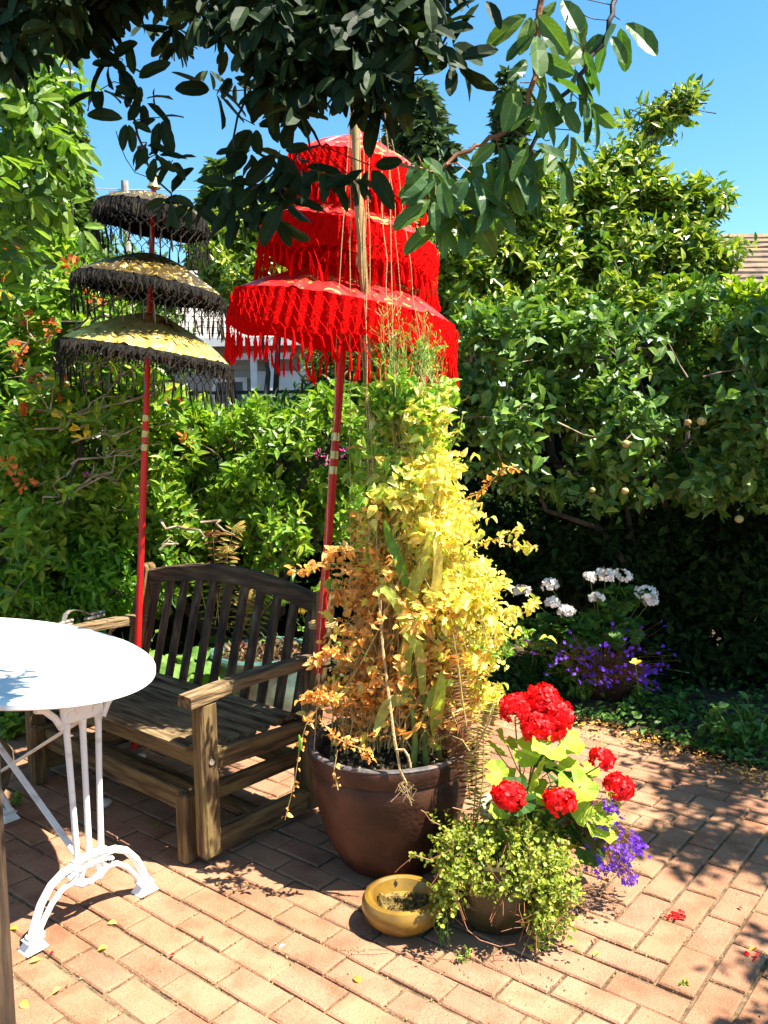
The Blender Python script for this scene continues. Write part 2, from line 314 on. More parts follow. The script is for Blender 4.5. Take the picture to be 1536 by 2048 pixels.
def disc_leaf(n=26, wav=.045, cup=.22):
    V = [(0, .0, 0)]
    for ring, rr in ((0, .5), (1, 1.)):
        for j in range(n):
            a = -PI/2+.25+(2*PI-.5)*j/(n-1); q = rr*(1+(wav*math.cos(7*a) if ring else 0)); V.append((.55*q*math.cos(a), .5*q*math.sin(a)+.12, cup*rr*rr*.5+(.045*math.sin(5*a)+.03*math.sin(11*a+1) if ring else 0)))
    F = [(0, 1+j, 2+j) for j in range(n-1)]+[(1+j, 1+n+j, 2+n+j, 2+j) for j in range(n-1)]
    return np.array(V, float), F
T_GER = disc_leaf()
def unit(a): return a/(np.linalg.norm(a, axis=-1, keepdims=True)+1e-9)
def frames(D, N, S, W=1.):
    D = unit(D); X = unit(np.cross(D, N)); Z = np.cross(X, D); S = np.broadcast_to(np.asarray(S, float), (len(D),))[:, None]
    return np.stack([X*S*W, D*S, Z*S], 2)
def lattr(me, T, N):
    for nm_, c in (('lx', 0), ('ly', 1)):
        a = me.attributes.new(nm_, 'FLOAT', 'POINT'); m_ = np.abs(T[:, c]).max()+1e-6; a.data.foreach_set('value', np.tile(T[:, c]/m_+2, N).astype(np.float32))
def joined(name, tmpl, M, P, mat, parent, kind='stuff', smooth=False):
    T, F = tmpl; N = len(P)
    if N == 0: return None
    TT = np.repeat(T[None], N, 0); y2 = T[None, :, 1]**2; TT[:, :, 2] += (rng.random(N)-.6)[:, None]*.42*y2; TT[:, :, 0] += (rng.random(N)-.5)[:, None]*.22*y2; TT[:, :, 2] += (rng.random(N)-.5)[:, None]*.5*T[None, :, 0]*T[None, :, 1]
    V = (np.einsum('nij,nkj->nki', M, TT)+P[:, None, :]-off(parent)).reshape(-1, 3)
    fl = np.concatenate([np.array(f) for f in F]); sz = np.array([len(f) for f in F])
    FF = (fl[None, :]+(np.arange(N)*len(T))[:, None]).ravel(); me = mesh_np(name, V, FF, np.tile(sz, N), mat, smooth); lattr(me, T, N); return link(name, me, parent, kind)
def singles(name, tmpl, M, P, mat, parent, jit=9):
    T, F = tmpl; fl = np.concatenate([np.array(f) for f in F]); sz = [len(f) for f in F]; vs = []
    for k in range(jit):
        q = T.copy(); q[:, 2] += (rng.random()-.6)*.45*T[:, 1]**2+(rng.random()-.5)*.6*T[:, 0]*T[:, 1]+.02*np.sin(T[:, 1]*11+rng.random()*6)*np.sign(T[:, 0]); q[:, 0] += (rng.random()-.5)*.24*T[:, 1]**2
        vs.append(mesh_np(name, q, fl, sz, mat)); lattr(vs[-1], T, 1)
    o_ = off(parent)
    for i in range(len(P)):
        o = bpy.data.objects.new(name, vs[i % jit]); col.objects.link(o); o.parent = parent
        A = np.eye(4); A[:3, :3] = M[i]; A[:3, 3] = P[i]-o_; o.matrix_local = Matrix(A.tolist())
def leaves(parent, tmpl, M, P, mat, nmax=300, cell=26, part='leaf', rest='foliage', minpx=12):
    """the leaves that show largest become parts of their own, the rest one joined part"""
    if len(P) == 0: return
    x, y, d = proj(P); ok = (x > 0) & (x < 1536) & (y > 0) & (y < 2048) & (d > .2)
    size = np.linalg.norm(M[:, :, 1], axis=1)/d*FPX; ok &= size > minpx
    idx = np.where(ok)[0]; idx = idx[np.argsort(d[idx])]; seen = set(); pick = []
    for i in idx:
        c = (int(x[i]//cell), int(y[i]//cell))
        if c in seen: continue
        seen.add(c); pick.append(i)
    if len(pick) > nmax:
        sz = size[pick]*(.7+.6*rng.random(len(pick))); pick = [pick[k] for k in np.argsort(-sz)[:nmax]]
    mk = np.zeros(len(P), bool); mk[pick] = True
    if nmax and mk.any(): singles(part, tmpl, M[mk], P[mk], mat, parent)
    else: mk[:] = False
    if (~mk).any(): joined(rest, tmpl, M[~mk], P[~mk], mat, parent)
def nz(P, f, seed=0.):
    x, y, z = (P[:, 0]*f+seed, P[:, 1]*f+seed*1.7, P[:, 2]*f+seed*.6)
    return (np.sin(x+1.3*np.sin(y*1.1+seed))+np.sin(y*1.3+1.7*np.sin(z*.9))+np.sin(z*1.2+1.1*np.sin(x*1.4)))/3
def shoots(clumps, n, gap=-.35, gf=4., seed=0., rb=.35, lump=.22):
    n = int(n*1.25); C = np.array([c[:3] for c in clumps], float); R = np.array([c[3:6] for c in clumps], float)
    wgt = (R[:, 0]*R[:, 1]+R[:, 1]*R[:, 2]+R[:, 0]*R[:, 2]); wgt = wgt**.75; wgt = wgt/wgt.sum(); k = rng.choice(len(C), n, p=wgt)
    D = unit(rng.normal(size=(n, 3))); r = 1-rb*rng.random(n)**1.3; r = r*(1+lump*nz(D*1., 3.2, seed)+.12*rng.normal(size=n)+.45*rng.random(n)*(rng.random(n) < .07))
    P = C[k]+D*R[k]*r[:, None]; O = unit(D/R[k]); keep = (nz(P, gf, seed) > gap) & (P[:, 2] > .02); return P[keep], O[keep]
def shoot_leaves(P, O, L, nl, size, up=.4, droop=.1, spread=1., jit=.35, nup=.8):
    n = len(P); A = unit(O*.7+np.array([0, 0, up])+jit*rng.normal(size=(n, 3))); Ms = []; Ps = []
    e1 = unit(np.cross(A, rng.normal(size=(n, 3)))); e2 = np.cross(A, e1); ph = rng.random(n)*6.28
    for k in range(nl):
        f = k/max(nl-1, 1); a = ph+k*2.4; rad = e1*np.cos(a)[:, None]+e2*np.sin(a)[:, None]
        D = unit(A*(.25+.75*f)+rad*spread*(1-.35*f)+np.array([0, 0, -droop])+.2*rng.normal(size=(n, 3)))
        N = unit(np.array([0, 0, nup*.7])+O*.7+.4*rng.normal(size=(n, 3))); S = size*(.65+.6*rng.random(n)); Ms.append(frames(D, N, S)); Ps.append(P-A*(L*(1-f))[..., None] if not np.isscalar(L) else P-A*L*(1-f))
    return np.concatenate(Ms), np.concatenate(Ps)
def twigs(P, O, mb, n, L, r, curve=.3):
    idx = rng.choice(len(P), min(n, len(P)), replace=False)
    for i in idx:
        d = unit(O[i]+np.array([0, 0, .3])+.4*rng.normal(size=3)); q = P[i]; pts = [q]
        for k in range(3): d = unit(d+curve*rng.normal(size=3)*.5); q = q-d*L/3; pts.append(q)
        mb.tube(pts[::-1], [r, r*.8, r*.6, r*.3], 4, False)
def wander(a, b, n=6, amp=.05):
    a = np.array(a, float); b = np.array(b, float); pts = [a+(b-a)*i/n for i in range(n+1)]
    for i in range(1, n): pts[i] = pts[i]+amp*rng.normal(size=3)
    return pts

# ================================================================== GROUND AND BRICK PATIO
g = MB(); g.add([(-120, -20, -.05), (120, -20, -.05), (120, 200, -.05), (-120, 200, -.05)], [(0, 1, 2, 3)]); tag(g.build('ground', 'soil'), kind='structure')
EDGE = [(-3.2, 3.75), (-1.9, 4.05), (-1.2, 4.35), (-.2, 4.42), (.5, 4.34), (.80, 4.08), (1.05, 3.96), (1.3, 3.62), (1.55, 3.36), (1.9, 3.16), (2.6, 3.0)]
def edge_y(x): return np.interp(x, [e[0] for e in EDGE], [e[1] for e in EDGE])
s = MB(); n = len(EDGE); V = [(x, y-.02, -.008) for x, y in EDGE]+[(x, 1.0, -.008) for x, y in EDGE]
s.add(V, [(i+n, i+1+n, i+1, i) for i in range(n-1)]); patio = s.build('brick_patio', 'sand'); tag(patio, kind='structure')
BA = math.radians(-39.0); BO = np.array([-.822, 2.120]); PI_ = .1
E1 = np.array([math.cos(BA), math.sin(BA)]); E2 = np.array([-math.sin(BA), math.cos(BA)])
cells = []
for j in range(-14, 46):
    # rows that run down to the right, mitred against the panel of turned bricks
    i = -40+((j+1) % 2)
    end = min(30, 21-j) if j < 15 else j-8
    while i < end:
        L = min(2, end-i); cells.append((i, j, L, 1)); i += 2
for i in range(7, 30):
    j = 21-i
    while j < i+9: cells.append((i, j, 1, 2)); j += 2
def brick_mesh(a, b, k):
    B = MB(); mq = .0035+.0015*random.random(); la, lb = a*PI_-2*mq, b*PI_-2*mq; c = .0045; h = .05; V = []
    for (q, z) in ((0, -h), (0, -c), (c, 0)):
        for sx, sy in ((-1, -1), (1, -1), (1, 1), (-1, 1)): V.append((sx*(la/2-q)+random.uniform(-.0012, .0012), sy*(lb/2-q)+random.uniform(-.0012, .0012), z))
    F = [(8, 9, 10, 11)]+[(4*r+i, 4*r+(i+1) % 4, 4*r+4+(i+1) % 4, 4*r+4+i) for r in (0, 1) for i in range(4)]
    return mesh_np('brick', V, np.concatenate([np.array(f) for f in F]), [4]*len(F), 'brick'), (np.array(V), F)
BMS = {k: [brick_mesh(k[0], k[1], q) for q in range(5)] for k in ((2, 1), (1, 2), (1, 1))}
bl = []
for (i, j, a, b) in cells:
    c = BO+E1*(i+a/2)*PI_+E2*(j+b/2)*PI_
    if not (-3.1 < c[0] < 2.5 and 1.05 < c[1] < edge_y(c[0])-.02): continue
    x, y, d = proj(np.array([c[0], c[1], 0])); inn = -60 < x[0] < 1600 and y[0] < 2120
    bl.append((0 if inn else 1, d[0], c, (a, b)))
bl.sort(key=lambda t: (t[0], t[1])); rest = MB(); BR = {}
for q, (o_, d, c, k) in enumerate(bl):
    ang = BA+random.gauss(0, .010); z = random.gauss(0, .0016); tx, ty = random.gauss(0, .008), random.gauss(0, .008); c = c+np.array([random.gauss(0, .001), random.gauss(0, .001)])
    R = Matrix.Rotation(ang, 4, 'Z') @ Matrix.Rotation(tx, 4, 'X') @ Matrix.Rotation(ty, 4, 'Y')
    if q < 300:
        o = bpy.data.objects.new('brick', random.choice(BMS[k])[0]); col.objects.link(o); o.parent = patio; o.matrix_local = Matrix.Translation((c[0], c[1], z)) @ R
    else:
        V, F = random.choice(BMS[k])[1]; R3 = np.array(R.to_3x3()); rest.add(V@R3.T+np.array([c[0], c[1], z]), F)
rest.build('brick', 'brick', patio, kind='stuff')
# crumbs and dried litter lodged in the joints
T_CR = (np.array([(0, 0, 0), (1, .2, 0), (.4, .9, .1), (.4, .4, .6)], float), [(0, 2, 1), (0, 1, 3), (1, 2, 3), (2, 0, 3)])
P = []
for (o_, d, c, k) in bl:
    if d > 4.2 or o_: continue
    for q in range(rng.integers(8, 30)):
        t_ = rng.random()-.5; ex = (t_*k[0]*PI_, rng.choice([-.5, .5])*k[1]*PI_) if rng.random() < .6 else (rng.choice([-.5, .5])*k[0]*PI_, t_*k[1]*PI_)
        P.append([*(c+E1*(ex[0]+rng.normal()*.0018)+E2*(ex[1]+rng.normal()*.0018)), -.003+rng.random()*.002])
for q in range(700):
    y = 1.7+2.3*rng.random(); P.append([(rng.random()-.5)*y*1.0+.1, y, .001])
for cx, cy, sp, m_ in ((-.16, 2.22, .07, 160), (.30, 2.10, .16, 160), (1.15, 3.85, .18, 500), (.85, 4.0, .2, 400), (1.7, 3.3, .2, 300)):
    for q in range(m_): P.append([cx+rng.normal()*sp, cy+rng.normal()*sp*.6, .002])
P = np.array(P); N = len(P); M = frames(unit(rng.normal(size=(N, 3))*[1, 1, .2]), np.tile([0, 0, 1.], (N, 1)), .0018+.006*rng.random(N)**3)
o = joined('litter', T_CR, M, P, 'crumb', None); tag(o, 'dry crumbs and plant litter scattered over the brick paving', 'litter', kind='stuff')
# soil of the beds behind the paving, a little raised
def bed(name, pts, z):
    B = MB(); nx = 60; ny = 14; V = []
    for j in range(ny):
        for i in range(nx):
            x = pts[0]+(pts[1]-pts[0])*i/(nx-1); y = edge_y(x)+(j/(ny-1))**1.5*(pts[2]-edge_y(x)); V.append((x, y, (-.012 if j == 0 else z*min(1, j/3)+.02*math.sin(x*9+j)*math.sin(x*23+j*2)+rng.random()*.015)))
    B.add(V, [(j*nx+i, j*nx+i+1, (j+1)*nx+i+1, (j+1)*nx+i) for j in range(ny-1) for i in range(nx-1)]); return tag(B.build(name, 'soil', smooth=True), kind='structure')
bed('garden_bed_ground', (-7, 8, 16), .03)

n = 9000; xx = -3+6.5*rng.random(n); yy = np.interp(xx, [e[0] for e in EDGE], [e[1] for e in EDGE])+.02+1.3*rng.random(n)**1.6; k = nz(np.stack([xx, yy, 0*xx], 1), 9, 2) > -.25; xx, yy = xx[k], yy[k]; n = len(xx)
P = np.stack([xx, yy, .03+.07*rng.random(n)*np.clip((yy-np.interp(xx, [e[0] for e in EDGE], [e[1] for e in EDGE]))*4, .2, 1)], 1)
o = joined('ground_cover', T_WIDE, frames(rng.normal(size=(n, 3))*[1, 1, .3], np.tile([0, -.2, 1.], (n, 1))+.45*rng.normal(size=(n, 3)), .018+.03*rng.random(n)), P, 'weeddark', None); tag(o, 'low dark ground cover leaves spreading over the garden beds', 'ground cover', kind='stuff')
n = 1500; xx = .4+1.8*rng.random(n); yy = np.interp(xx, [e[0] for e in EDGE], [e[1] for e in EDGE])-.04+.10*rng.normal(size=n)
o = joined('leaf_litter', T_SM, frames(rng.normal(size=(n, 3))*[1, 1, .25], np.tile([0, 0, 1.], (n, 1))+.5*rng.normal(size=(n, 3)), .008+.02*rng.random(n)), np.stack([xx, yy, .012+.012*rng.random(n)], 1), 'peadry', None); tag(o, 'dry straw coloured leaf litter along the edge of the paving', 'leaf litter', kind='stuff')

# ================================================================== FAR SETTING
def house():
    h = thing('neighbour_house', 'pale beige clapboard house with grey shingle roof behind the hedge', 'house', (-1.2, 14, 0))
    X0, X1, Y = -4.2, 0.3, 14.0
    MB().box(((X0+X1)/2, Y+3, 1.45), (X1-X0, 6, 2.9)).build('wall', 'siding', h)
    bmsh = None
    for k in range(17):
        z = .2+k*.16
        B = MB(); B.add([(X0, Y-.045, z), (X1, Y-.045, z), (X1, Y-.012, z+.162), (X0, Y-.012, z+.162), (X0, Y-.006, z), (X1, Y-.006, z)], [(0, 1, 2, 3), (4, 5, 1, 0)]); B.build('siding_board', 'siding', h)
    ez = 2.86; B = MB(); B.add([(X0-.4, Y-.55, ez), (X1+.4, Y-.55, ez), (X1+.4, Y+3.2, ez+1.75), (X0-.4, Y+3.2, ez+1.75), (X0-.4, Y-.55, ez-.05), (X1+.4, Y-.55, ez-.05), (X1+.4, Y+6.6, ez+.1), (X0-.4, Y+6.6, ez+.1)], [(0, 1, 2, 3), (4, 5, 1, 0), (3, 2, 6, 7)]); rf = B.build('roof', 'greyroof', h)
    for k in range(14):
        t = k/14; y = Y-.56+3.75*t; z = ez+1.75*t+.004; B = MB(); B.add([(X0-.4, y, z+.02), (X1+.4, y, z+.02), (X1+.4, y+.30, z+.143), (X0-.4, y+.30, z+.143), (X0-.4, y, z-.01), (X1+.4, y, z-.01)], [(0, 1, 2, 3), (4, 5, 1, 0)]); B.build('shingle_course', 'greyroof', rf)
    MB().box(((X0+X1)/2, Y-.60, ez-.03), (X1-X0+.8, .05, .13)).build('fascia', 'whitetrim', h)
    for (x, z, w_, hh) in ((-2.47, 2.07, .50, .42), (-1.0, 2.2, .55, .6)):
        f = MB()
        for dx in (-1, 1): f.box((x+dx*w_/2, Y-.07, z), (.07, .07, hh+.07))
        for dz in (-1, 1): f.box((x, Y-.073, z+dz*hh/2), (w_-.07, .07, .07))
        f.box((x, Y-.068, z), (.035, .05, hh-.07)); fr = f.build('window', 'whitetrim', h); MB().box((x, Y-.055, z), (w_-.06, .02, hh-.06)).build('pane', 'glass', fr)
    for x in (-2.02, -1.72): MB().box((x, Y-.4, 1.35), (.10, .10, 2.7)).build('post', 'whitetrim', h)
    MB().box((-1.55, Y-.2, 1.3), (.9, .06, 2.2)).build('panel', 'whitetrim', h); MB().box((-1.87, Y-.4, 2.62), (.9, .12, .1)).build('lintel', 'whitetrim', h)
house()
def rhouse():
    h = thing('brown_roofed_house', 'house corner with a mossy brown shingle roof at the right edge', 'house', (6.6, 11, 0))
    MB().box((7.2, 13.2, 1.4), (4.6, 4, 2.8)).build('wall', 'siding', h)
    a = atY(1440, 492, 11.2); rf = MB().add([(4.3, 10.6, 2.75), (9.6, 10.6, 2.75), (9.6, 12.6, 4.15), (4.9, 12.6, 4.15), (4.3, 10.6, 2.68), (9.6, 10.6, 2.68), (4.9, 15.6, 2.75), (9.6, 15.6, 2.75)], [(0, 1, 2, 3), (4, 5, 1, 0), (3, 2, 7, 6), (0, 3, 6)]).build('roof', 'mossroof', h)
    for k in range(15):
        t = k/15; t1 = (k+1.15)/15; x0 = 4.3+.6*t; x1 = 4.3+.6*t1; B = MB()
        nn = 26; V = []
        for q in range(nn+1):
            x = x0+(9.6-x0)*q/nn; xx = x1+(9.6-x1)*q/nn; wz = .02*rng.random(); V += [(x, 10.6+2*t-.01+.015*rng.random(), 2.75+1.4*t+.035+wz), (xx, 10.6+2*t1, 2.75+1.4*t1+.012), (x, 10.6+2*t, 2.75+1.4*t-.01)]
        B.add(V, [(3*q, 3*q+3, 3*q+4, 3*q+1) for q in range(nn)]+[(3*q+2, 3*q+5, 3*q+3, 3*q) for q in range(nn)]); B.build('shingle_course', 'mossroof', rf)
rhouse()
def rail_fence():
    f = thing('metal_fence', 'thin black metal railing fence in front of the beige house', 'fence', (-1.4, 8, 0)); Y = 8.
    for z in (.3, 1.80): MB().box((-1.3, Y, z), (3.2, .03, .03)).build('rail', 'blackmetal', f)
    p0 = MB().box((0, 0, .9), (.014, .014, 1.78)); me = None
    for k in range(27):
        x = -2.85+k*.12
        if me is None: me = mesh_np('baluster', p0.v, np.concatenate([np.array(q) for q in p0.f]), [4]*6, 'blackmetal')
        o = bpy.data.objects.new('baluster', me); col.objects.link(o); o.parent = f; o.location = (x+1.4, 0, .03)
rail_fence()
def pole_():
    t = thing('utility_pole', 'distant utility pole with crossarm left of the black parasol', 'pole', (-9.4, 31, 0)); a = atY(249, 362, 31); b = atY(249, 500, 31)
    MB().tube([(a[0], 31, 0), a], .13, 8).build('post', 'greyroof', t); MB().box(a-np.array([0, 0, .4]), (1.1, .12, .12)).build('crossarm', 'greyroof', t)
    for k, y in enumerate((372, 420)): MB().tube([atY(-200, y-14, 31), atY(40, y-3, 31), a-np.array([0, 0, .3+.6*k]), atY(430, y+8, 33), atY(700, y+3, 36)], .015, 4).build('wire', 'greyroof', t)
pole_()
def dark_backing_fence():
    t = thing('dark_backing_fence', 'dark board fence added as backing for the shade behind the right hand trees', 'fence', (3, 7.4, 0))  # fence added to close the view and keep the background dark
    me = None
    for k in range(44):
        x = -.2+k*.155; hgt = 1.75; B = MB().box((0, 0, hgt/2+.05), (.148, .022, hgt), bev=.004)
        if me is None: me = mesh_np('board', B.v, np.concatenate([np.array(q) for q in B.f]), [len(q) for q in B.f], 'darkboards')
        o = bpy.data.objects.new('board', me); col.objects.link(o); o.parent = t; o.location = (x-3, random.gauss(0, .003), random.gauss(0, .006))
    for z in (.4, 1.4): MB().box((3.2, 7.43, z), (6.8, .04, .09)).build('rail', 'darkboards', t)
dark_backing_fence()

# ================================================================== TREES AND SHRUBS
def conifer(name, label, x, Y, ytop, wpx, ybot, cat, mat, n, size, seed, ragged=.5, gap=-.2):
    top = atY(x, ytop, Y); zt = top[2]; R = wpx/FPX*Y; zb = max(atY(x, ybot, Y)[2], .3); t = thing(name, label, cat, (top[0], Y, 0))
    MB().tube([(top[0], Y, 0), (top[0], Y, zt*.6), (top[0], Y, zt-.1)], [.25, .16, .02], 8).build('trunk', 'bark', t)
    lv = int((zt-zb)/(.055*Y*.32))+4; P = []; O = []; B = MB()
    for k in range(lv*7):
        f = rng.random()**.8; z = zt-(zt-zb)*f; rr = R*(f**.75)*(.55+ragged*rng.random())*(1+.25*math.sin(z*2.3+seed)); a = rng.random()*2*PI
        d = np.array([math.cos(a), math.sin(a), -.12-.25*rng.random()]); tip = np.array([top[0], Y, z])+d*rr
        B.tube([(top[0], Y, z), tip], [.03, .008], 3, False)
        m_ = max(6, int(n/(lv*7))); u = rng.random(m_)**.55; pp = np.array([top[0], Y, z])+d*rr*u[:, None]+rng.normal(size=(m_, 3))*[.10*R, .10*R, .06*R]*np.array([1, 1, 1]); P.append(pp); O.append(np.tile(d, (m_, 1))+.7*rng.normal(size=(m_, 3))*[1, 1, .6])
    B.build('branches', 'bark', t, kind='stuff'); P = np.concatenate(P); O = unit(np.concatenate(O)); N = np.tile([0, 0, 1.], (len(P), 1))+.6*rng.normal(size=(len(P), 3))
    joined('crown', T_NDL, frames(O, N, size*(.6+.8*rng.random(len(P))), 1.5), P, mat, t)
conifer('cypress_tree', 'tall feathery cypress tree behind the black and gold parasol', 128, 20, 225, 75, 640, 'tree', 'conifer', 30000, .24, 1)
conifer('fir_tree', 'broad dark fir tree rising just above the red parasol', 838, 30, 175, 105, 620, 'tree', 'firneedle', 22000, .42, 2, 1.0)
conifer('fir_tree', 'slender fir tree with a narrow pointed top against the sky', 1022, 32, 130, 46, 640, 'tree', 'firneedle', 16000, .38, 3, 1.1)
conifer('fir_tree', 'small distant fir tree left of the broad fir', 795, 38, 208, 45, 600, 'tree', 'firneedle', 9000, .45, 4, .8)
conifer('fir_tree', 'dark fir tree filling the gap above the beige house roof', 440, 22, 330, 75, 640, 'tree', 'conifer', 15000, .28, 5, .9)

def shrub(name, label, cat, base, clumps, n, nl, L, size, mat, tmpl=T_ELL, nparts=300, gap=-.35, gf=4., seed=0., up=.4, droop=.1, tw=150, twm='twig', limbs=6, skip=0, trunk=.05, group=None, cell=26, lump=.22, rb=.35, small=None, spread=1.):
    t = thing(name, label, cat, base, group); P, O = shoots(clumps, n, gap, gf*2.6, seed, rb, lump); M, Q = shoot_leaves(P, O, L, nl, size, up, droop, spread)
    leaves(t, tmpl, M, Q, mat, nparts, cell); B = MB()
    order = skip+rng.choice(len(clumps)-skip, min(limbs, len(clumps)-skip), replace=False)
    for k in order:
        c = np.array(clumps[k][:3]); B.tube(wander(np.array(base)+[0, 0, -.02], c, 6, .06), list(np.linspace(trunk, trunk*.2, 7)), 6, False)
        for q in range(4): e = c+rng.normal(size=3)*np.array(clumps[k][3:6])*.55; B.tube(wander(c, e, 4, .04), list(np.linspace(trunk*.3, trunk*.07, 5)), 5, False)
    B.build('trunk', 'bark', t)
    if tw: B = MB(); twigs(P, O, B, tw, L*1.8, .004); B.build('twigs', twm, t, kind='stuff')
    return t, P, O
# hedge along the left and middle, several shrubs growing into each other
W = lambda x, y, Y: tuple(atY(x, y, Y))
def cl(x, y, Y, rx, ry, rz): return (*W(x, y, Y), rx, ry, rz)
shrub('rhododendron', 'tall rhododendron at the left edge with spent orange blooms and bare twigs', 'shrub', (-2.5, 4.6, 0), [cl(-20, 560, 4.5, .5, .5, .5), cl(90, 640, 4.4, .42, .4, .4), cl(30, 800, 4.2, .6, .45, .45), cl(150, 860, 4.3, .5, .4, .4), cl(40, 1000, 4.3, .6, .4, .5), cl(180, 760, 4.6, .35, .4, .25)], 3600, 7, .10, .075, 'rhodo', tw=420, gap=.12, seed=1, lump=.35)
shrub('azalea_bush', 'bright green leafy bush filling the space between the two red parasol poles', 'shrub', (-.9, 4.9, 0), [cl(330, 860, 4.8, .42, .4, .22), cl(440, 900, 4.8, .42, .35, .25), cl(560, 930, 4.7, .42, .35, .30), cl(300, 1000, 4.6, .45, .3, .3), cl(450, 1040, 4.7, .5, .3, .3), cl(600, 1060, 4.6, .4, .3, .3), cl(670, 880, 4.7, .3, .3, .3), cl(360, 1130, 4.8, .5, .3, .25)], 4000, 7, .09, .070, 'rhodo', tw=260, gap=.10, seed=2, lump=.38)
shrub('leafy_bush', 'low dark green bush behind the left arm of the bench', 'shrub', (-1.8, 4.7, 0), [cl(40, 1120, 4.5, .5, .3, .3), cl(160, 1150, 4.4, .45, .3, .28), cl(230, 1090, 4.5, .3, .3, .3)], 1700, 7, .08, .055, 'azalea', tw=80, gap=-.2, seed=3)
shrub('pieris_bush', 'dark green upright shrub between the beige house and the red parasol pole', 'shrub', (-.8, 5.8, 0), [cl(520, 860, 5.8, .40, .4, .20), cl(630, 850, 5.9, .35, .4, .26), cl(730, 780, 6, .4, .4, .4), cl(820, 700, 6, .5, .4, .5)], 2600, 8, .10, .075, 'akebialit', T_LONG, tw=50, gap=-.3, seed=4)
shrub('laurel_shrub', 'yellow green shrub seen between the two parasols above the hedge', 'shrub', (-1.3, 7.5, 0), [cl(470, 520, 8.2, .35, .5, .45), cl(540, 560, 7.8, .35, .5, .30), cl(600, 480, 8, .45, .5, .5), cl(740, 640, 7.6, .4, .5, .45), cl(740, 540, 7.8, .5, .5, .6)], 2600, 7, .12, .095, 'camellia', tw=40, seed=5)
shrub('evergreen_shrub', 'loose evergreen shrub between the cypress and the black parasol', 'shrub', (-4.5, 9.5, 0), [cl(120, 640, 9.5, .9, .6, .6), cl(230, 600, 10, .6, .6, .55), cl(40, 540, 9, .7, .6, .7), cl(200, 700, 9, .9, .6, .4)], 2600, 7, .15, .11, 'conifer', tw=0, nparts=120, seed=6)
# camellia tree on the right
cam_cl = [cl(1170, 385, 6., .32, .3, .28), cl(1250, 415, 5.9, .3, .3, .25), cl(1080, 650, 5.4, .4, .3, .3), cl(1200, 640, 5.4, .4, .3, .3), cl(1330, 640, 5.4, .4, .3, .25), cl(1100, 420, 5.9, .34, .35, .3), cl(1010, 470, 5.8, .35, .35, .35), cl(930, 560, 5.6, .30, .35, .40), cl(1290, 440, 5.9, .38, .35, .25), cl(1385, 430, 5.9, .22, .3, .17), cl(1400, 500, 5.8, .25, .3, .2), cl(1200, 500, 5.8, .45, .35, .3), cl(1100, 570, 5.7, .45, .35, .35), cl(1300, 560, 5.7, .4, .3, .3), cl(960, 680, 5.5, .35, .3, .3), cl(1420, 630, 5.7, .25, .3, .2)]
ct_, _, _ = shrub('camellia_tree', 'tall glossy camellia tree on the right with one spray reaching into the sky', 'tree', (1.7, 6.1, 0), cam_cl, 7800, 8, .13, .078, 'camellia', T_ELL, tw=300, gap=.08, gf=5, seed=7, limbs=6, skip=2, trunk=.05, lump=.35, spread=1.1, droop=.35)
P, O = shoots([cl(1358, 200, 6., .16, .2, .17), cl(1320, 235, 6., .18, .2, .16), cl(1280, 290, 6., .20, .2, .2), cl(1235, 340, 6., .26, .3, .2)], 330, gap=.0, gf=12, rb=1., lump=.5); M, Q = shoot_leaves(P, O, .12, 7, .075, .6, .3); leaves(ct_, T_ELL, M, Q, 'camellia', 60, rest='spray_foliage'); B = MB(); twigs(P, O, B, 120, .22, .004)
B.tube([atY(x, y, 6.) for x, y in ((1180, 420), (1235, 345), (1290, 275), (1330, 225), (1352, 165))], [.022, .018, .013, .008, .003], 6); B.build('leading_branch', 'bark', ct_)
# apple tree with pale fruit in front of it
ap_cl = [cl(960, 730, 4.4, .25, .3, .25), cl(1060, 700, 4.4, .30, .3, .25), cl(1180, 720, 4.4, .32, .3, .25), cl(1300, 700, 4.4, .30, .3, .25), cl(1420, 680, 4.4, .30, .3, .30), cl(1520, 740, 4.3, .28, .3, .28), cl(1000, 840, 4.3, .33, .3, .27), cl(1130, 860, 4.3, .35, .3, .28), cl(1270, 860, 4.3, .35, .3, .3), cl(1400, 850, 4.3, .33, .3, .32), cl(1530, 850, 4.2, .3, .3, .35), cl(1200, 930, 4.5, .35, .3, .15), cl(1060, 930, 4.5, .25, .3, .12), cl(1450, 950, 4.4, .35, .3, .15), cl(1680, 720, 4.3, .4, .4, .4), cl(1700, 900, 4.2, .4, .4, .35), cl(1850, 800, 4.1, .4, .4, .4)]  # last three clumps centre out of view, added to shade the bed
app, AP, AO = shrub('apple_tree', 'spreading apple tree on the right with a few small pale fruits', 'tree', (1.9, 5.0, 0), ap_cl, 5600, 7, .12, .068, 'apple', T_WIDE, tw=260, gap=.22, gf=4.4, seed=8, limbs=5, trunk=.035, lump=.3, droop=.25)
P, O = shoots([cl(1440, 640, 4.5, .25, .2, .10), cl(1500, 600, 4.6, .12, .2, .12), cl(1380, 650, 4.5, .25, .2, .08), cl(1510, 650, 4.4, .25, .2, .12)], 420, seed=9); M, Q = shoot_leaves(P, O, .1, 6, .062, .8, .05); leaves(app, T_WIDE, M, Q, 'applelit', 120, part='leaf', rest='lit_foliage')  # top shoots: sunlight put into the brighter leaf colour
simple('applefruit', [(.34, .30, .09), (.42, .36, .12), (.48, .22, .10)], 14, .4, .05, 60, spec=.5)
def ball(mb, c, r, sz=.92, n=12): mb.lathe([(max(.0015, r*math.sin(PI*k/8)*(1 if k < 7 else .9)), -r*sz*math.cos(PI*k/8)-(0 if 0 < k < 8 else -.12*r*(1 if k == 0 else -1))) for k in range(9)], c, n, .03); return mb
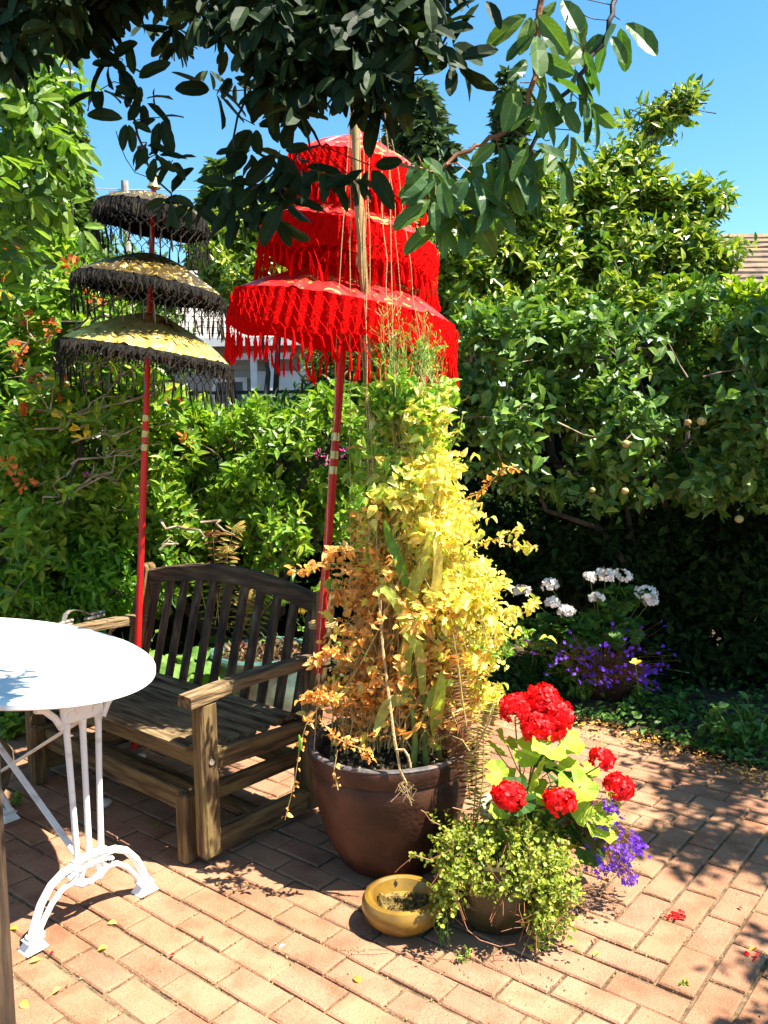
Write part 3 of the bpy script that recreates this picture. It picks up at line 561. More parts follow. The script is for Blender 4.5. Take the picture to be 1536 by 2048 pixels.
for (x, y, r) in ((1403, 842, .023), (1252, 888, .020), (1250, 982, .018), (1376, 845, .017), (1478, 1038, .021), (1185, 980, .014)): B = ball(MB(), atY(x, y, 4.0), r); fr_ = B.build('apple', 'applefruit', app, True); c = atY(x, y, 4.0); MB().tube([c+[0, 0, r*.8], c+[.004, .01, r*2.2]], .0016, 4).build('stem', 'bark', fr_)
shrub('hollow_fill_bush', 'added bush with leaves darkened for shade between the white geraniums and the apple tree', 'shrub', (1.7, 4.9, 0), [cl(1000, 1080, 4.9, .3, .25, .3), cl(1120, 1090, 4.9, .3, .25, .3), cl(1250, 1110, 4.8, .35, .25, .35), cl(1380, 1130, 4.7, .35, .25, .4), cl(1500, 1150, 4.6, .35, .25, .4), cl(1580, 1250, 4.5, .4, .25, .35), cl(1400, 1290, 4.6, .4, .25, .18), cl(1220, 1270, 4.9, .4, .2, .15)], 3600, 6, .10, .055, 'shadeleaf', T_WIDE, nparts=120, gap=-.5, seed=11, tw=80, limbs=4, trunk=.02)  # added to fill the dark hollow; shade is put into its leaf colour
# dense hedges added as dark backing, deep shade put into their leaf colour
t = thing('backing_hedge_right', 'added hedge of darkened leaves standing for the shade beneath the apple tree', 'hedge', (2.2, 6.3, 0)); P, O = shoots([(x, 6.3, z, .6, .45, .5) for x in (-.4, .5, 1.4, 2.3, 3.2, 4.1) for z in (.35, 1.1)]+[(x, 6.6, 1.9, .6, .4, .35) for x in (2.2, 3.1, 4.0)], 6500, gap=-2, rb=.5); M, Q = shoot_leaves(P, O, .12, 6, .07, .2, .1); leaves(t, T_SM, M, Q, 'shadeleaf', 0)
t = thing('backing_hedge_left', 'added backing hedge of shade darkened leaves behind the azalea and rhododendron bushes', 'hedge', (-2, 5.6, 0)); P, O = shoots([(x, 5.5, z, .6, .4, .5) for x in (-3.6, -2.8, -2., -1.2, -.4) for z in (.35, .95)], 5500, gap=-2, rb=.5); M, Q = shoot_leaves(P, O, .12, 6, .075, .2, .1); leaves(t, T_SM, M, Q, 'shadeleaf', 0)

def blooms(name, label, cat, pts, r, mat, n=14, s=.02, tmpl=T_PET, parent=None, group=None):
    for (x, y, Y) in pts:
        c = atY(x, y, Y); D = unit(rng.normal(size=(n, 3))+[0, -.5, .3]); P = c+D*r*.5
        joined(name, tmpl, frames(D+.3*rng.normal(size=(n, 3)), rng.normal(size=(n, 3)), s*(.7+.6*rng.random(n))), P, mat, parent, kind=None)
rh = bpy.data.objects['rhododendron']; az = bpy.data.objects['azalea_bush']
blooms('spent_bloom', '', '', [(22, 505, 4.), (10, 540, 4.), (145, 535, 4.), (55, 640, 4.), (100, 655, 4.), (30, 700, 3.9), (60, 830, 3.9), (75, 755, 3.9), (120, 775, 4.), (20, 485, 4.), (190, 590, 4.1), (40, 720, 4.), (8, 930, 3.8), (50, 960, 3.9)], .05, 'orangebloom', 16, .035, parent=rh)
blooms('spent_bloom', '', '', [(345, 810, 4.5), (375, 880, 4.4), (340, 798, 4.5)], .045, 'orangebloom', 14, .035, parent=az)
blooms('yellow_leaf', '', '', [(90, 768, 3.9), (165, 860, 3.9), (178, 845, 4), (232, 745, 4.1), (170, 880, 3.9), (130, 830, 3.9), (15, 590, 3.9)], .02, 'yellowleaf', 3, .055, T_WIDE, parent=rh)
blooms('pink_bloom', '', '', [(640, 910, 4.3), (690, 905, 4.2), (716, 903, 4.2), (725, 915, 4.2), (660, 925, 4.2), (178, 955, 4.0)], .03, 'pinkbloom', 12, .018, parent=az)
# bare grey twigs reaching out of the left shrub
B = MB()
for k in range(17):
    x = rng.random()*230-20; y = 600+rng.random()*420; a = atY(x, y, 3.95); e = atY(x+60+rng.random()*150, y-40-90*rng.random()+60*(rng.random()-.5), 3.95-.2*rng.random()); pts = wander(a, e, 7, .018); B.tube(pts, list(np.linspace(.006, .0018, 8)), 5, False)
    for q in range(3): s_ = pts[2+q]; B.tube(wander(s_, s_+np.array([.08*rng.normal(), -.03, .09*rng.random()]), 3, .008), .0018, 4, False)
B.build('bare_twigs', 'twig', rh, kind='stuff')
B = MB()
for (a, b) in (((320, 1040), (410, 1075)), ((400, 1045), (470, 1070)), ((325, 1110), (345, 1070)), ((230, 1000), (300, 970))): B.tube(wander(atY(*a, 4.3), atY(*b, 4.25), 5, .02), [.008, .008, .007, .006, .005, .003], 6, False)
B.build('bare_branch', 'twig', az)

# ================================================================== GARDEN BENCH
def bench():
    t = thing('garden_bench', 'weathered wooden slatted glider bench with curved back behind the white table', 'bench', (-.590, 2.70, 0), local=True); t.rotation_euler = (0, 0, math.atan2(-.654, .756)); L = -1.18
    def bx(name, a, b, w_, h, mat='oldwood', up=(0, 0, 1), bev=.006, p=t):
        mat = mat+('_y' if abs(b[1]-a[1]) > abs(b[0]-a[0]) else '_x'); return MB().beam(a, b, w_, h, up, bev).build(name, mat, p)
    for x in (-.012, L+.012):
        MB().box((x, 0, .295), (.062, .068, .53), bev=.010).build('front_post', 'oldwood', t)
        B = MB(); B.tube([(x+.028, -.002, .36), (x+.036, -.002, .36)], .010, 8); B.build('bolt', 'strapmetal', t)
        # armrest: a swept plank, slightly dished and worn
        V = []; nn = 12
        for k in range(nn+1):
            y = -.075+.63*k/nn; z = .572+.012*math.sin(k/nn*PI*1.1)+.014*(k/nn); hw = .036-.006*math.sin(k/nn*PI)
            for dx, dz in ((-hw, -.018), (-hw, .013), (-hw+.007, .020), (hw-.007, .020), (hw, .013), (hw, -.018)): V.append((x+dx, y, z+dz+(random.random()-.5)*.0015))
        F = [(6*k+i, 6*k+(i+1) % 6, 6*k+6+(i+1) % 6, 6*k+6+i) for k in range(nn) for i in range(6)]+[tuple(range(5, -1, -1)), tuple(6*nn+i for i in range(6))]
        MB().add(V, F).build('armrest', 'armwood', t, True)
        bx('side_rail', (x-.0, -.02, .070), (x, .50, .070), .036, .085); bx('seat_rail', (x*.98-.008 if x > -.5 else x+.02, .036, .350), (x*.98-.008 if x > -.5 else x+.02, .48, .330), .032, .070)
        # back post leaning back with a rounded head
        V = []; pts = [(.475, .035), (.480, .34), (.515, .55), (.560, .76), (.570, .805)]; nn = len(pts)
        for (y, z) in pts: V += [(x-.030, y-.028, z), (x+.030, y-.028, z), (x+.030, y+.028, z), (x-.030, y+.028, z)]
        F = [(4*k+i, 4*k+(i+1) % 4, 4*k+4+(i+1) % 4, 4*k+4+i) for k in range(nn-1) for i in range(4)]+[(3, 2, 1, 0)]; k = len(V); m_ = 4*(nn-1); hd = []
        for q in range(7):
            a = PI*q/6; hd += [(x+.030*math.cos(a), .542+0*q, .805+.032*math.sin(a)), (x+.030*math.cos(a), .598, .805+.032*math.sin(a))]
        V += hd; F += [(k+2*q, k+2*q+1, k+2*q+3, k+2*q+2) for q in range(6)]+[tuple(k+2*q for q in range(7))[::-1], tuple(k+2*q+1 for q in range(7))]
        MB().add(V, F).build('back_post', 'oldwood', t)
        xi = -.085 if x > -.5 else L+.085
        for y in (-.035, .50): MB().box((xi, y, .12), (.052, .052, .24), bev=.008).build('foot_post', 'oldwood', t)
        bx('base_rail', (xi, -.009, .205), (xi, .474, .205), .034, .060)
    for y in (.02, .50): bx('base_rail', (-.111, y-.02, .190), (L+.111, y-.02, .190), .034, .080)
    bx('stretcher', (-.032, .25, .075), (L+.032, .25, .075), .050, .032)
    bx('apron', (-.045, .010, .350), (L+.045, .010, .350), .026, .065)
    for k in range(8):
        y = -.028+k*.0625; z = .403-.020*math.sin(min(1, k/7)*PI*.9)-.010*k/7; B = MB(); nn = 9; V = []
        for q in range(nn+1):
            x = -.046+(L+.092)*q/nn
            for a in range(8): an = PI/8+a*PI/4; V.append((x, y+.0265*max(-1, min(1, math.cos(an)*1.15))+random.uniform(-.0007, .0007), z+.012*math.sin(an)+random.uniform(-.0007, .0007)))
        F = [(8*q+i, 8*q+8+i, 8*q+8+(i+1) % 8, 8*q+(i+1) % 8) for q in range(nn) for i in range(8)]+[tuple(range(8)), tuple(8*nn+i for i in range(7, -1, -1))]
        B.add(V, F).build('seat_slat', 'slatwood', t, True)
    top = lambda x: .772+.066*(1-((x+.59)/.56)**2)
    for k in range(11):
        x = -.085-(1.01)*k/10; zt = top(x)+.004; yt = .475+(zt-.36)*.235; B = MB(); B.beam((x, .468, .345), (x, yt, zt-.03), .044+.002*random.random(), .016, (0, -1, .2), .003); B.build('back_slat', 'darkwood', t)
    bx('back_bottom_rail', (-.042, .462, .345), (L+.042, .462, .345), .034, .055, 'darkwood')
    V = []; nn = 24
    for k in range(nn+1):
        x = -.042+(L+.084)*k/nn; z = top(x); y = .475+(z-.36)*.235
        for dy, dz in ((-.019, -.035), (-.019, .028), (-.012, .035), (.012, .035), (.019, .028), (.019, -.035)): V.append((x, y+dy, z+dz+(random.random()-.5)*.002))
    F = [(6*k+i, 6*k+6+i, 6*k+6+(i+1) % 6, 6*k+(i+1) % 6) for k in range(nn) for i in range(6)]+[tuple(range(6)), tuple(6*nn+i for i in range(5, -1, -1))]
    MB().add(V, F).build('top_rail', 'darkwood_x', t, True)
    MB().tube([(.016+.038*math.cos(a), .530+.062*math.sin(a), .71+.0012*a) for a in np.linspace(0, 19, 70)], .0032, 5).build('tie', 'jute', t)
    # the curved grey strap lying over the far arm
    s = thing('metal_strap', 'grey curved metal strap with flat clamps lying on the far bench arm', 'strap', (0, 0, 0)); a = atY(125, 1237, 3.60); b = atY(190, 1219, 3.78); a[2] = b[2] = .618
    d = b-a; P = [a+d*(k/10)+np.array([0, 0, .052*math.sin(PI*min(1, (k/10)*1.05)**.55)]) for k in range(11)]; B = MB()
    for k in range(10): B.beam(P[k], P[k+1]+(P[k+1]-P[k])*.08, .022, .004, bev=0)
    B.build('band', 'strapmetal', s)
    for c in (a, b): B = MB(); u = d/np.linalg.norm(d); B.beam(c-u*.06+[0, 0, -.006], c+u*.05+[0, 0, -.006], .030, .014); B.beam(c-u*.02+[0, 0, .008], c+u*.06+[0, 0, .008], .018, .012); B.build('clamp', 'strapmetal', s)
bench()
def copper_pipe():
    P = [(212, 1285), (222, 1262), (236, 1248), (249, 1241)]; B = MB(); B.tube([atY(x, y, 3.95) for x, y in P], .008, 6); B.tube([atY(212, 1285, 3.95), atY(206, 1330, 3.95), (-1.29, 3.95, 0)], .007, 6)
    tag(B.build('bent_branch', 'redtwig', None, True), 'bare reddish brown bent stem rising behind the far bench arm', 'branch')
copper_pipe()

# ================================================================== BISTRO TABLE
def table():
    t = thing('bistro_table', 'white oval bistro table with cast iron frame, cropped by the left edge', 'table', (-.885, 2.40, 0), local=True); t.rotation_euler = (0, 0, math.atan2(.62, -.79))
    B = MB(); n = 96; V = []; prof = ((.0, 0.), (.90, 0.), (.985, 0), (1., -.005), (1.0, -.018), (.985, -.023), (.0, -.023))
    for q, z in prof:
        for j in range(n): a = 2*PI*j/n; V.append((.56+.748*q*math.cos(a), .39*q*math.sin(a), .725+z))
    B.add(V, [(n*i+j, n*i+n+j, n*i+n+(j+1) % n, n*i+(j+1) % n)[::-1] for i in range(len(prof)-1) for j in range(n)]); B.build('table_top', 'tabletop', t, True)
    for x in (0, .83):
        fr = MB(); fr.box((x, 0, .685), (.05, .30, .025), bev=.005); V = []
        # cast head plate with rounded openings between the bars
        for s in (-1, 1): fr.tube([(x, s*.065, .60), (x, s*.085, .635), (x, s*.115, .665), (x, s*.14, .675)], [.011, .010, .010, .012], 8)
        fr.box((x, 0, .640), (.020, .135, .066), bev=.006); fr.tube([(x-.014, 0, .655), (x+.014, 0, .655)], .030, 14)
        for s in (-1, 1): fr.tube([(x-.013, s*.040, .630), (x+.013, s*.040, .630)], .014, 12)
        f = fr.build('end_frame', 'whiteiron', t, True)
        for y in (-.040, 0, .040):
            MB().tube([(x, y*1.3 if abs(y) > 0 else 0, .612), (x, y*1.28, .58), (x, y*1.12, .40), (x, y, .205), (x, y*.9, .165)], [.013, .0098, .0090, .0095, .012], 10).build('leg_bar', 'whiteiron', f, True)
        B = MB(); B.tube([(x, -.055, .188), (x, 0, .196), (x, .055, .188)], .014, 8); B.tube([(x, .03*math.cos(a), .140+.028*math.sin(a)) for a in np.linspace(0, 2*PI, 15)], .008, 6, False); B.tube([(x, -.05, .168), (x, 0, .172), (x, .05, .168)], .012, 8)
        for s in (-1, 1): B.tube([(x, s*.035, .165), (x, s*.060, .135), (x, s*.03, .115), (x, 0, .118)], .008, 6)
        B.build('scroll', 'whiteiron', f, True)
        for s in (-1, 1):
            B = MB(); U_ = [(s*.040, .185), (s*.085, .180), (s*.125, .158), (s*.158, .118), (s*.180, .070), (s*.190, .042)]; L_ = [(s*.0, .112), (s*.050, .138), (s*.090, .132), (s*.125, .104), (s*.150, .070), (s*.168, .042)]
            def sm(p): return [tuple(np.array(p[max(i-1, 0)])*.0+np.array(p[i])*(1-f_)+np.array(p[i+1])*f_) for i in range(len(p)-1) for f_ in (0, .5)]+[p[-1]]
            B.tube([(x, a, b) for a, b in sm(U_)], .0115, 9); B.tube([(x, a, b) for a, b in sm(L_)], .0085, 9)
            for k in range(4): a, b = U_[0][0]+s*.006*k, .185; B.tube([(x-.012, a+s*.004*k, .172-.004*k), (x+.012, a+s*.004*k, .172-.004*k)], .006, 6)
            B.box((x, s*.180, .038), (.030, .050, .014), bev=.005); ft = B.build('foot', 'whiteiron', f, True)
            V = [(x+sx*a, s*.186+sy*b, z) for (a, b, z) in ((.020, .026, .031), (.016, .020, .024), (.026, .034, .001)) for sx, sy in ((-1, -1), (1, -1), (1, 1), (-1, 1))]
            MB().add(V, [(4*r+i, 4*r+(i+1) % 4, 4*r+4+(i+1) % 4, 4*r+4+i)[::-1] for r in (0, 1) for i in range(4)]+[(0, 1, 2, 3), (11, 10, 9, 8)]).build('foot_pad', 'whiteiron', f)
    MB().beam((.016, .004, .155), (.814, .004, .60), .020, .006, bev=.001).build('brace', 'whiteiron', t); MB().beam((.016, -.004, .60), (.814, -.004, .155), .020, .006, bev=.001).build('brace', 'whiteiron', t)
table()
c = atz(-24, 1612); B = MB().lathe([(.002, .0), (.05, 0), (.058, .02), (.050, .03), (.085, .09), (.105, .15), (.100, .21), (.060, .26), (.050, .28), (.062, .30), (.055, .30), (.045, .27), (.01, .25)], c, 40); tag(B.build('urn', 'urn', None, True), 'brown glazed urn half outside the left edge, behind the table frame', 'urn')

# ================================================================== TIERED CEREMONIAL PARASOLS
def parasol(name, label, base, top, tiers, mats, tilt, fr, group, seed):
    base = np.array(base, float); top = np.array(top, float); d = top-base; H_ = np.linalg.norm(d); d /= H_
    t = thing(name, label, 'parasol', base, group, local=True); q = Vector(d).to_track_quat('Z', 'Y'); t.rotation_mode = 'QUATERNION'; t.rotation_quaternion = q
    mc, md, my, msk = mats; iq = q.inverted()
    MB().tube([(0, 0, 0), (0, 0, H_*.45), (0, 0, H_)], [.0155, .0150, .011], 12, False).build('pole', 'redpaint', t, True)
    for z0 in fr['bands']:
        B = MB(); B.tube([(0, 0, z0), (0, 0, z0+.028)], .0168, 12, False); B.build('pole_band', 'goldband', t, True)
    B = MB().lathe([(.001, H_+.075), (.010, H_+.075), (.014, H_+.06), (.016, H_+.02), (.024, H_), (.030, H_-.012), (.012, H_-.02)], n=16); B.build('finial', 'goldband' if name == 'black_parasol' else 'redpaint', t, True)
    # axis tilted a little against the pole, in world terms towards +x
    td = iq @ Vector((math.sin(tilt[0]), math.sin(tilt[1]), 1)).normalized(); R = np.array((q.inverted() @ (Vector((math.sin(tilt[0]), math.sin(tilt[1]), 1)).to_track_quat('Z', 'Y'))).to_matrix())
    T_tas = {}
    for ti, (zc, Rr, hh, skirt, net, tas) in enumerate(tiers):
        n = 128; rings = 12; V = []; c0 = np.array([0, 0, zc]); ribs = 20
        def rim(a, r=1.):
            sag = abs(math.sin(a*ribs/2)); return np.array([Rr*r*math.cos(a)*(1+.012*sag), Rr*r*math.sin(a)*(1+.012*sag), .0])
        ph = rng.random()*6
        for i in range(rings+1):
            rr = .05+(1-.05)*i/rings
            for j in range(n):
                a = 2*PI*j/n; p = rim(a, rr); fold = .5+.5*abs(math.sin(a*ribs/2)); z = hh*(1-rr**1.5)-.010*rr*(1-abs(math.cos(a*ribs/2)))+.0035*rr*math.sin(a*47+ph)+.002*rr*math.sin(a*91+2*ph+9*rr)+.004*math.sin(5*a+ph+rr*7)*rr
                V.append(c0+R@np.array([p[0], p[1], z]))
        F = [(i*n+j, (i+1)*n+j, (i+1)*n+(j+1) % n, i*n+(j+1) % n) for i in range(rings) for j in range(n)]
        cn = MB().add(V, F).build('canopy', mc[ti], t, True)
        # dark lining just below the cloth
        V2 = [v-R@np.array([0, 0, .006]) for v in V]; MB().add(V2, [f[::-1] for f in F]).build('lining', md, cn, True)
        # gathered valance
        V = []; m_ = 5; n2 = 240
        for i in range(m_+1):
            for j in range(n2):
                a = 2*PI*j/n2; f = i/m_; p = rim(a, 1.004+.030*f+(.012+.010*f)*math.sin(a*60+ph+.8*math.sin(5*a)+.5*f*math.sin(9*a))); V.append(c0+R@np.array([p[0], p[1], .008*(1-f)-.010])-R@np.array([0, 0, skirt*f*(1+.10*math.sin(a*7+ph))]))
        MB().add(V, [(i*n2+j, (i+1)*n2+j, (i+1)*n2+(j+1) % n2, i*n2+(j+1) % n2) for i in range(m_) for j in range(n2)]).build('valance', msk, cn, True)
        # knotted net
        nc = int(2*PI*Rr/fr['cell']); rows = fr['rows']; B = MB(); zn = -fr['zf']*skirt-.008
        def kn(j, r): a = 2*PI*(j+(.5 if r % 2 else 0))/nc; p = rim(a, 1.042+.008*math.sin(3*a+ph)+(.01*r/rows)); return c0+R@np.array([p[0], p[1], zn])+np.array([0, 0, -net*r/rows*(1+.16*math.sin(a*4+ph)+.08*math.sin(a*17))])
        for r in range(rows):
            for j in range(nc):
                for e in (0, 1):
                    jj = j+e if r % 2 else j-e; a_, b_ = kn(j, r), kn(jj, r+1); mid = (a_+b_)/2+rng.normal(size=3)*.0025+[0, 0, -.002]; B.tube([a_, mid, b_], fr['nr'], 3, False)
        B.build('net', my, cn, kind='stuff')
        # loose yarn curtain above the net on the thick red fringe
        if fr['curtain']:
            B = MB(); nn = int(2*PI*Rr/.0065)
            for j in range(nn):
                a = 2*PI*(j+rng.random())/nn; p = rim(a, 1.035+.02*rng.random()); s_ = c0+R@np.array([p[0], p[1], -.012-.35*skirt*rng.random()]); L = fr['curtain']*(.7+.5*rng.random()); e = s_+np.array([.010*rng.normal(), .010*rng.normal(), -L]); B.tube([s_, (s_+e)/2+.004*rng.normal(size=3), e], [.0026, .0030, .0016], 3, False)
            B.build('fringe', my, cn, kind='stuff')
        nt_ = min(nc, 100); mes = []
        for k in range(5):
            B = MB(); L = tas; r0 = fr['tr']; w1, w2 = random.uniform(-.006, .006), random.uniform(-.008, .008); B.tube([(0, 0, 0), (w1*.3, 0, -.10*L), (w1*.5, w2*.3, -.14*L), (w1, w2*.6, -.55*L), (w1*1.4+w2, w2, -.85*L), (w1*1.2+w2*1.5, w2, -L)], [r0*.5, r0*.9, r0*.55, r0*1.05, r0*.9, r0*.25], 5, False)
            for g_ in range(2): dx, dy = random.uniform(-.006, .006), random.uniform(-.006, .006); B.tube([(0, 0, -.12*L), (dx, dy, -.6*L), (dx*1.6, dy*1.5, -L*random.uniform(.8, 1.1))], [r0*.4, r0*.4, r0*.15], 4, False)
            mes.append(mesh_np('tassel', B.v, np.concatenate([np.array(f) for f in B.f]), [len(f) for f in B.f], my))
        dn = iq @ Vector((0, 0, -1)); dq = Vector((0, 0, -1)).rotation_difference(dn)
        for j in range(nt_):
            p = kn(j, rows); o = bpy.data.objects.new('tassel', mes[j % 5]); col.objects.link(o); o.parent = cn; o.rotation_mode = 'QUATERNION'; o.location = p; o.rotation_quaternion = dq @ Matrix.Rotation(rng.random()*6.3, 4, 'Z').to_quaternion() @ Matrix.Rotation(rng.normal()*.10, 4, 'X').to_quaternion(); sc_ = .8+.45*rng.random(); o.scale = (1, 1, sc_)
        B = MB()
        for k in range(10): a = 2*PI*k/10; p = rim(a, .96); B.tube([(0, 0, zc+hh*.55), c0+R@np.array([p[0], p[1], -.006])], .0035, 4)
        B.build('ribs', 'redpaint', t); MB().lathe([(.013, zc+hh*.45), (.026, zc+hh*.47), (.028, zc+hh*.75), (.013, zc+hh*.8)], n=14).build('hub', 'redpaint', t, True)
kb = dict(rows=3, nr=.0018, curtain=.05, zf=.8, cell=.040, tr=.0040, bands=(1.36, 1.42, 1.49))
b0 = np.array([-1.160, 3.77, 0.]); b1 = np.array([-.976, 3.81, 2.505]); dz = np.linalg.norm(b1-b0)/(b1[2]-b0[2])
parasol('black_parasol', 'three tier black fringed parasol with gold leaf canopies on a red pole', b0, b1, [(1.79*dz, .354, .17, .020, .070, .095), (2.08*dz, .306, .135, .034, .065, .08), (2.392*dz, .230, .080, .058, .06, .075)], (('goldprint', 'goldprint_dark', 'goldprint_dark'), 'blackcloth', 'blackyarn', 'blackcloth'), (.17, .0), kb, 'three tier temple parasols', 1)
kr = dict(rows=6, nr=.0012, curtain=.0, zf=.10, cell=.029, tr=.0055, bands=(.72, .775, .84))
b0 = np.array([-.249, 3.012, .56]); b1 = np.array([-.069, 3.12, 2.455]); dz = np.linalg.norm(b1-b0)/(b1[2]-b0[2])
parasol('red_parasol', 'three tier bright red parasol with knotted red fringes on a red pole', b0, b1, [(1.302*dz, .388, .15, .115, .140, .078), (1.56*dz, .304, .115, .100, .120, .066), (1.792*dz, .240, .11, .095, .115, .062)], (('redgoldprint',)*3, 'redcloth', 'redyarn', 'redcloth'), (.18, -.02), kr, 'three tier temple parasols', 2)

# ================================================================== POTS
PC = np.array([.008, 2.745, 0.])
bp_ = thing('terracotta_pot', 'large round brown terracotta pot holding the climbing plant', 'pot', PC)
prof = [(.001, 0), (.152, 0), (.168, .008), (.198, .06), (.228, .13), (.248, .21), (.259, .285), (.262, .330), (.259, .336), (.265, .341), (.270, .365), (.272, .388), (.270, .394)]
MB().lathe(prof, PC, 80, .004).build('body', 'terracotta', bp_, True)
MB().lathe([(.270, .394), (.271, .399), (.267, .404), (.254, .404), (.248, .399), (.244, .34), (.20, .33)], PC, 80, .004).build('rim', 'greylip', bp_, True)
def soil_disc(c, r, z, mat, parent, h=.02, n=40):
    V = [(c[0], c[1], z+h)]; R_ = 9
    for i in range(1, R_+1):
        for j in range(n): a = 2*PI*j/n; V.append((c[0]+r*i/R_*math.cos(a), c[1]+r*i/R_*math.sin(a), z+h*(1-i/R_)+.008*rng.normal()))
    F = [(0, 1+j, 1+(j+1) % n) for j in range(n)]+[(1+(i-1)*n+j, 1+i*n+j, 1+i*n+(j+1) % n, 1+(i-1)*n+(j+1) % n) for i in range(1, R_) for j in range(n)]
    return MB().add(V, F).build('soil', mat, parent)
soil_disc(PC, .244, .352, 'potsoil', bp_, .02)
P = PC+np.stack([.21*np.sqrt(rng.random(500))*np.cos(rng.random(500)*6.28), .21*np.sqrt(rng.random(500))*np.sin(rng.random(500)*6.28), np.full(500, .385)], 1); a_ = rng.random(500)*6.28; rr_ = .22*np.sqrt(rng.random(500)); P[:, 0] = PC[0]+rr_*np.cos(a_); P[:, 1] = PC[1]+rr_*np.sin(a_); P[:, 2] = .358+.02*rng.random(500)
joined('bark_chips', T_CR, frames(rng.normal(size=(500, 3)), rng.normal(size=(500, 3)), .008+.012*rng.random(500)), P, 'crumb', bp_)
# ochre bowl
BC = atz(797, 1856); BC[0], BC[1] = .036, 2.352
bo = thing('glazed_bowl', 'shallow yellow ochre glazed bowl with muddy residue on the bricks', 'bowl', BC)
MB().lathe([(.001, 0.001), (.060, .001), (.088, .010), (.110, .032), (.119, .056), (.118, .074), (.110, .088), (.099, .092), (.089, .087), (.083, .072), (.076, .054), (.05, .042), (.001, .038)], BC, 64).build('body', 'ochreglaze', bo, True)
soil_disc(BC, .074, .052, 'muck', bo, .004, 32)
# olive pot
OC = np.array([.312, 2.365, 0.]); op = thing('olive_pot', 'small dark olive glazed pot overgrown by wiry creeper in front', 'pot', OC)
MB().lathe([(.001, 0.001), (.085, .001), (.098, .010), (.134, .06), (.152, .12), (.154, .17), (.146, .205), (.152, .215), (.152, .225), (.138, .228), (.130, .21)], OC, 64).build('body', 'olivepot', op, True); soil_disc(OC, .125, .20, 'potsoil', op)
# geranium pot
GC = np.array([.44, 2.62, 0.]); gp = thing('cream_pot', 'pale cream pot under the red geranium, mostly hidden by leaves', 'pot', GC)
MB().lathe([(.001, 0.001), (.09, .001), (.10, .01), (.125, .10), (.140, .19), (.148, .20), (.152, .225), (.140, .23), (.132, .21)], GC, 64).build('body', 'creampot', gp, True); soil_disc(GC, .133, .20, 'potsoil', gp)
# teal pot behind the bench
TC = np.array([-.62, 4.22, 0.]); tp = thing('teal_pot', 'wide teal green glazed planter seen through the bench slats', 'pot', TC)
MB().lathe([(.001, 0.001), (.15, .001), (.17, .02), (.22, .16), (.245, .30), (.262, .305), (.270, .325), (.262, .338), (.240, .335), (.232, .31), (.22, .27)], TC, 72).build('body', 'tealglaze', tp, True); soil_disc(TC, .225, .295, 'potsoil', tp)
n = 260; a_ = rng.random(n)*6.28; rr_ = .20*np.sqrt(rng.random(n)); P = np.stack([TC[0]+rr_*np.cos(a_), TC[1]+rr_*np.sin(a_), .31+.03*rng.random(n)], 1)
o = joined('succulent', T_SM, frames(rng.normal(size=(n, 3))*[1, 1, .3]+[0, 0, .8], rng.normal(size=(n, 3)), .03+.02*rng.random(n)), P, 'sucred', None); tag(o, 'clump of small reddish succulents growing in the teal planter', 'plant', kind='stuff')

# ================================================================== PLANTS IN THE LARGE POT
def ribbon(name, pts, wd, mat, parent, nrm=(0, -1, .4), fold=.18, n=10):
    pts = np.array(pts, float); m_ = len(pts); tt = np.linspace(0, m_-1, n*2); Q = []
    for t_ in tt:
        i = min(int(t_), m_-2); f = t_-i; p0, p1, p2, p3 = pts[max(i-1, 0)], pts[i], pts[i+1], pts[min(i+2, m_-1)]; Q.append(.5*((2*p1)+(-p0+p2)*f+(2*p0-5*p1+4*p2-p3)*f*f+(-p0+3*p1-3*p2+p3)*f**3))
    V = []; K = len(Q)
    for k, q in enumerate(Q):
        d = unit(Q[min(k+1, K-1)]-Q[max(k-1, 0)]); x = unit(np.cross(d, np.array(nrm, float))); z = np.cross(x, d); u = k/(K-1); w_ = wd*(max(.04, math.sin(PI*min(1, u*.92+.08))**.7))/2; wv = .12*w_*math.sin(k*1.9)
        V += [q-x*w_+z*(fold*w_+wv), q-x*w_*.5+z*fold*w_*.35, q, q+x*w_*.5+z*fold*w_*.35, q+x*w_+z*(fold*w_-wv)]
    return MB().add(V, [(5*k+i, 5*k+i+1, 5*k+6+i, 5*k+5+i) for k in range(K-1) for i in range(4)]).build(name, mat, parent)
bam = thing('bamboo_stake', 'tall bamboo stake with tied strings standing in the large pot', 'stake', PC)
pb = [np.array([.020, 2.76, .36]), atY(737, 700, 2.76), atY(716, 380, 2.76), atY(704, 120, 2.78), atY(700, 30, 2.78)]
B = MB(); P = []; Rr = []
for i in range(len(pb)-1):
    for f in np.linspace(0, 1, 9)[:-1]: P.append(pb[i]*(1-f)+pb[i+1]*f); Rr.append(.0135 if len(Rr) % 5 else .0165)
B.tube(P, Rr, 10, False); B.build('cane', 'bamboo', bam, True)
for k, (dx, r, y0) in enumerate(((-.010, .007, 60),)): B = MB(); e = atY(705+dx*900, y0, 2.80); B.tube(wander(pb[0]+[dx*2.5, .03, 0], e, 6, .005), r, 6, False); B.build('thin_cane', 'bamboo', bam, True)
apex = atY(712, 60, 2.77); B = MB()
B.tube([apex+[.022*math.cos(a), .022*math.sin(a), .012*a/6] for a in np.linspace(0, 25, 60)], .003, 4, False); B.build('knot', 'jute', bam)
def hairy(B, P, r):
    B.tube(P, r, 5, False); P = np.array(P)
    for k in range(len(P)-1):
        for q in range(3): s_ = P[k]+(P[k+1]-P[k])*rng.random(); B.tube([s_, s_+rng.normal(size=3)*.006], .0005, 3, False)
st = [((700, 360), (700, 1180), -.12), ((704, 150), (628, 1500), -.10), ((728, 200), (738, 1100), -.14), ((757, 250), (790, 900), -.10), ((768, 150), (868, 900), .0), ((760, 120), (820, 800), .08), ((735, 100), (742, 980), -.06), ((778, 330), (800, 1480), -.18), ((712, 330), (764, 1250), -.2)]
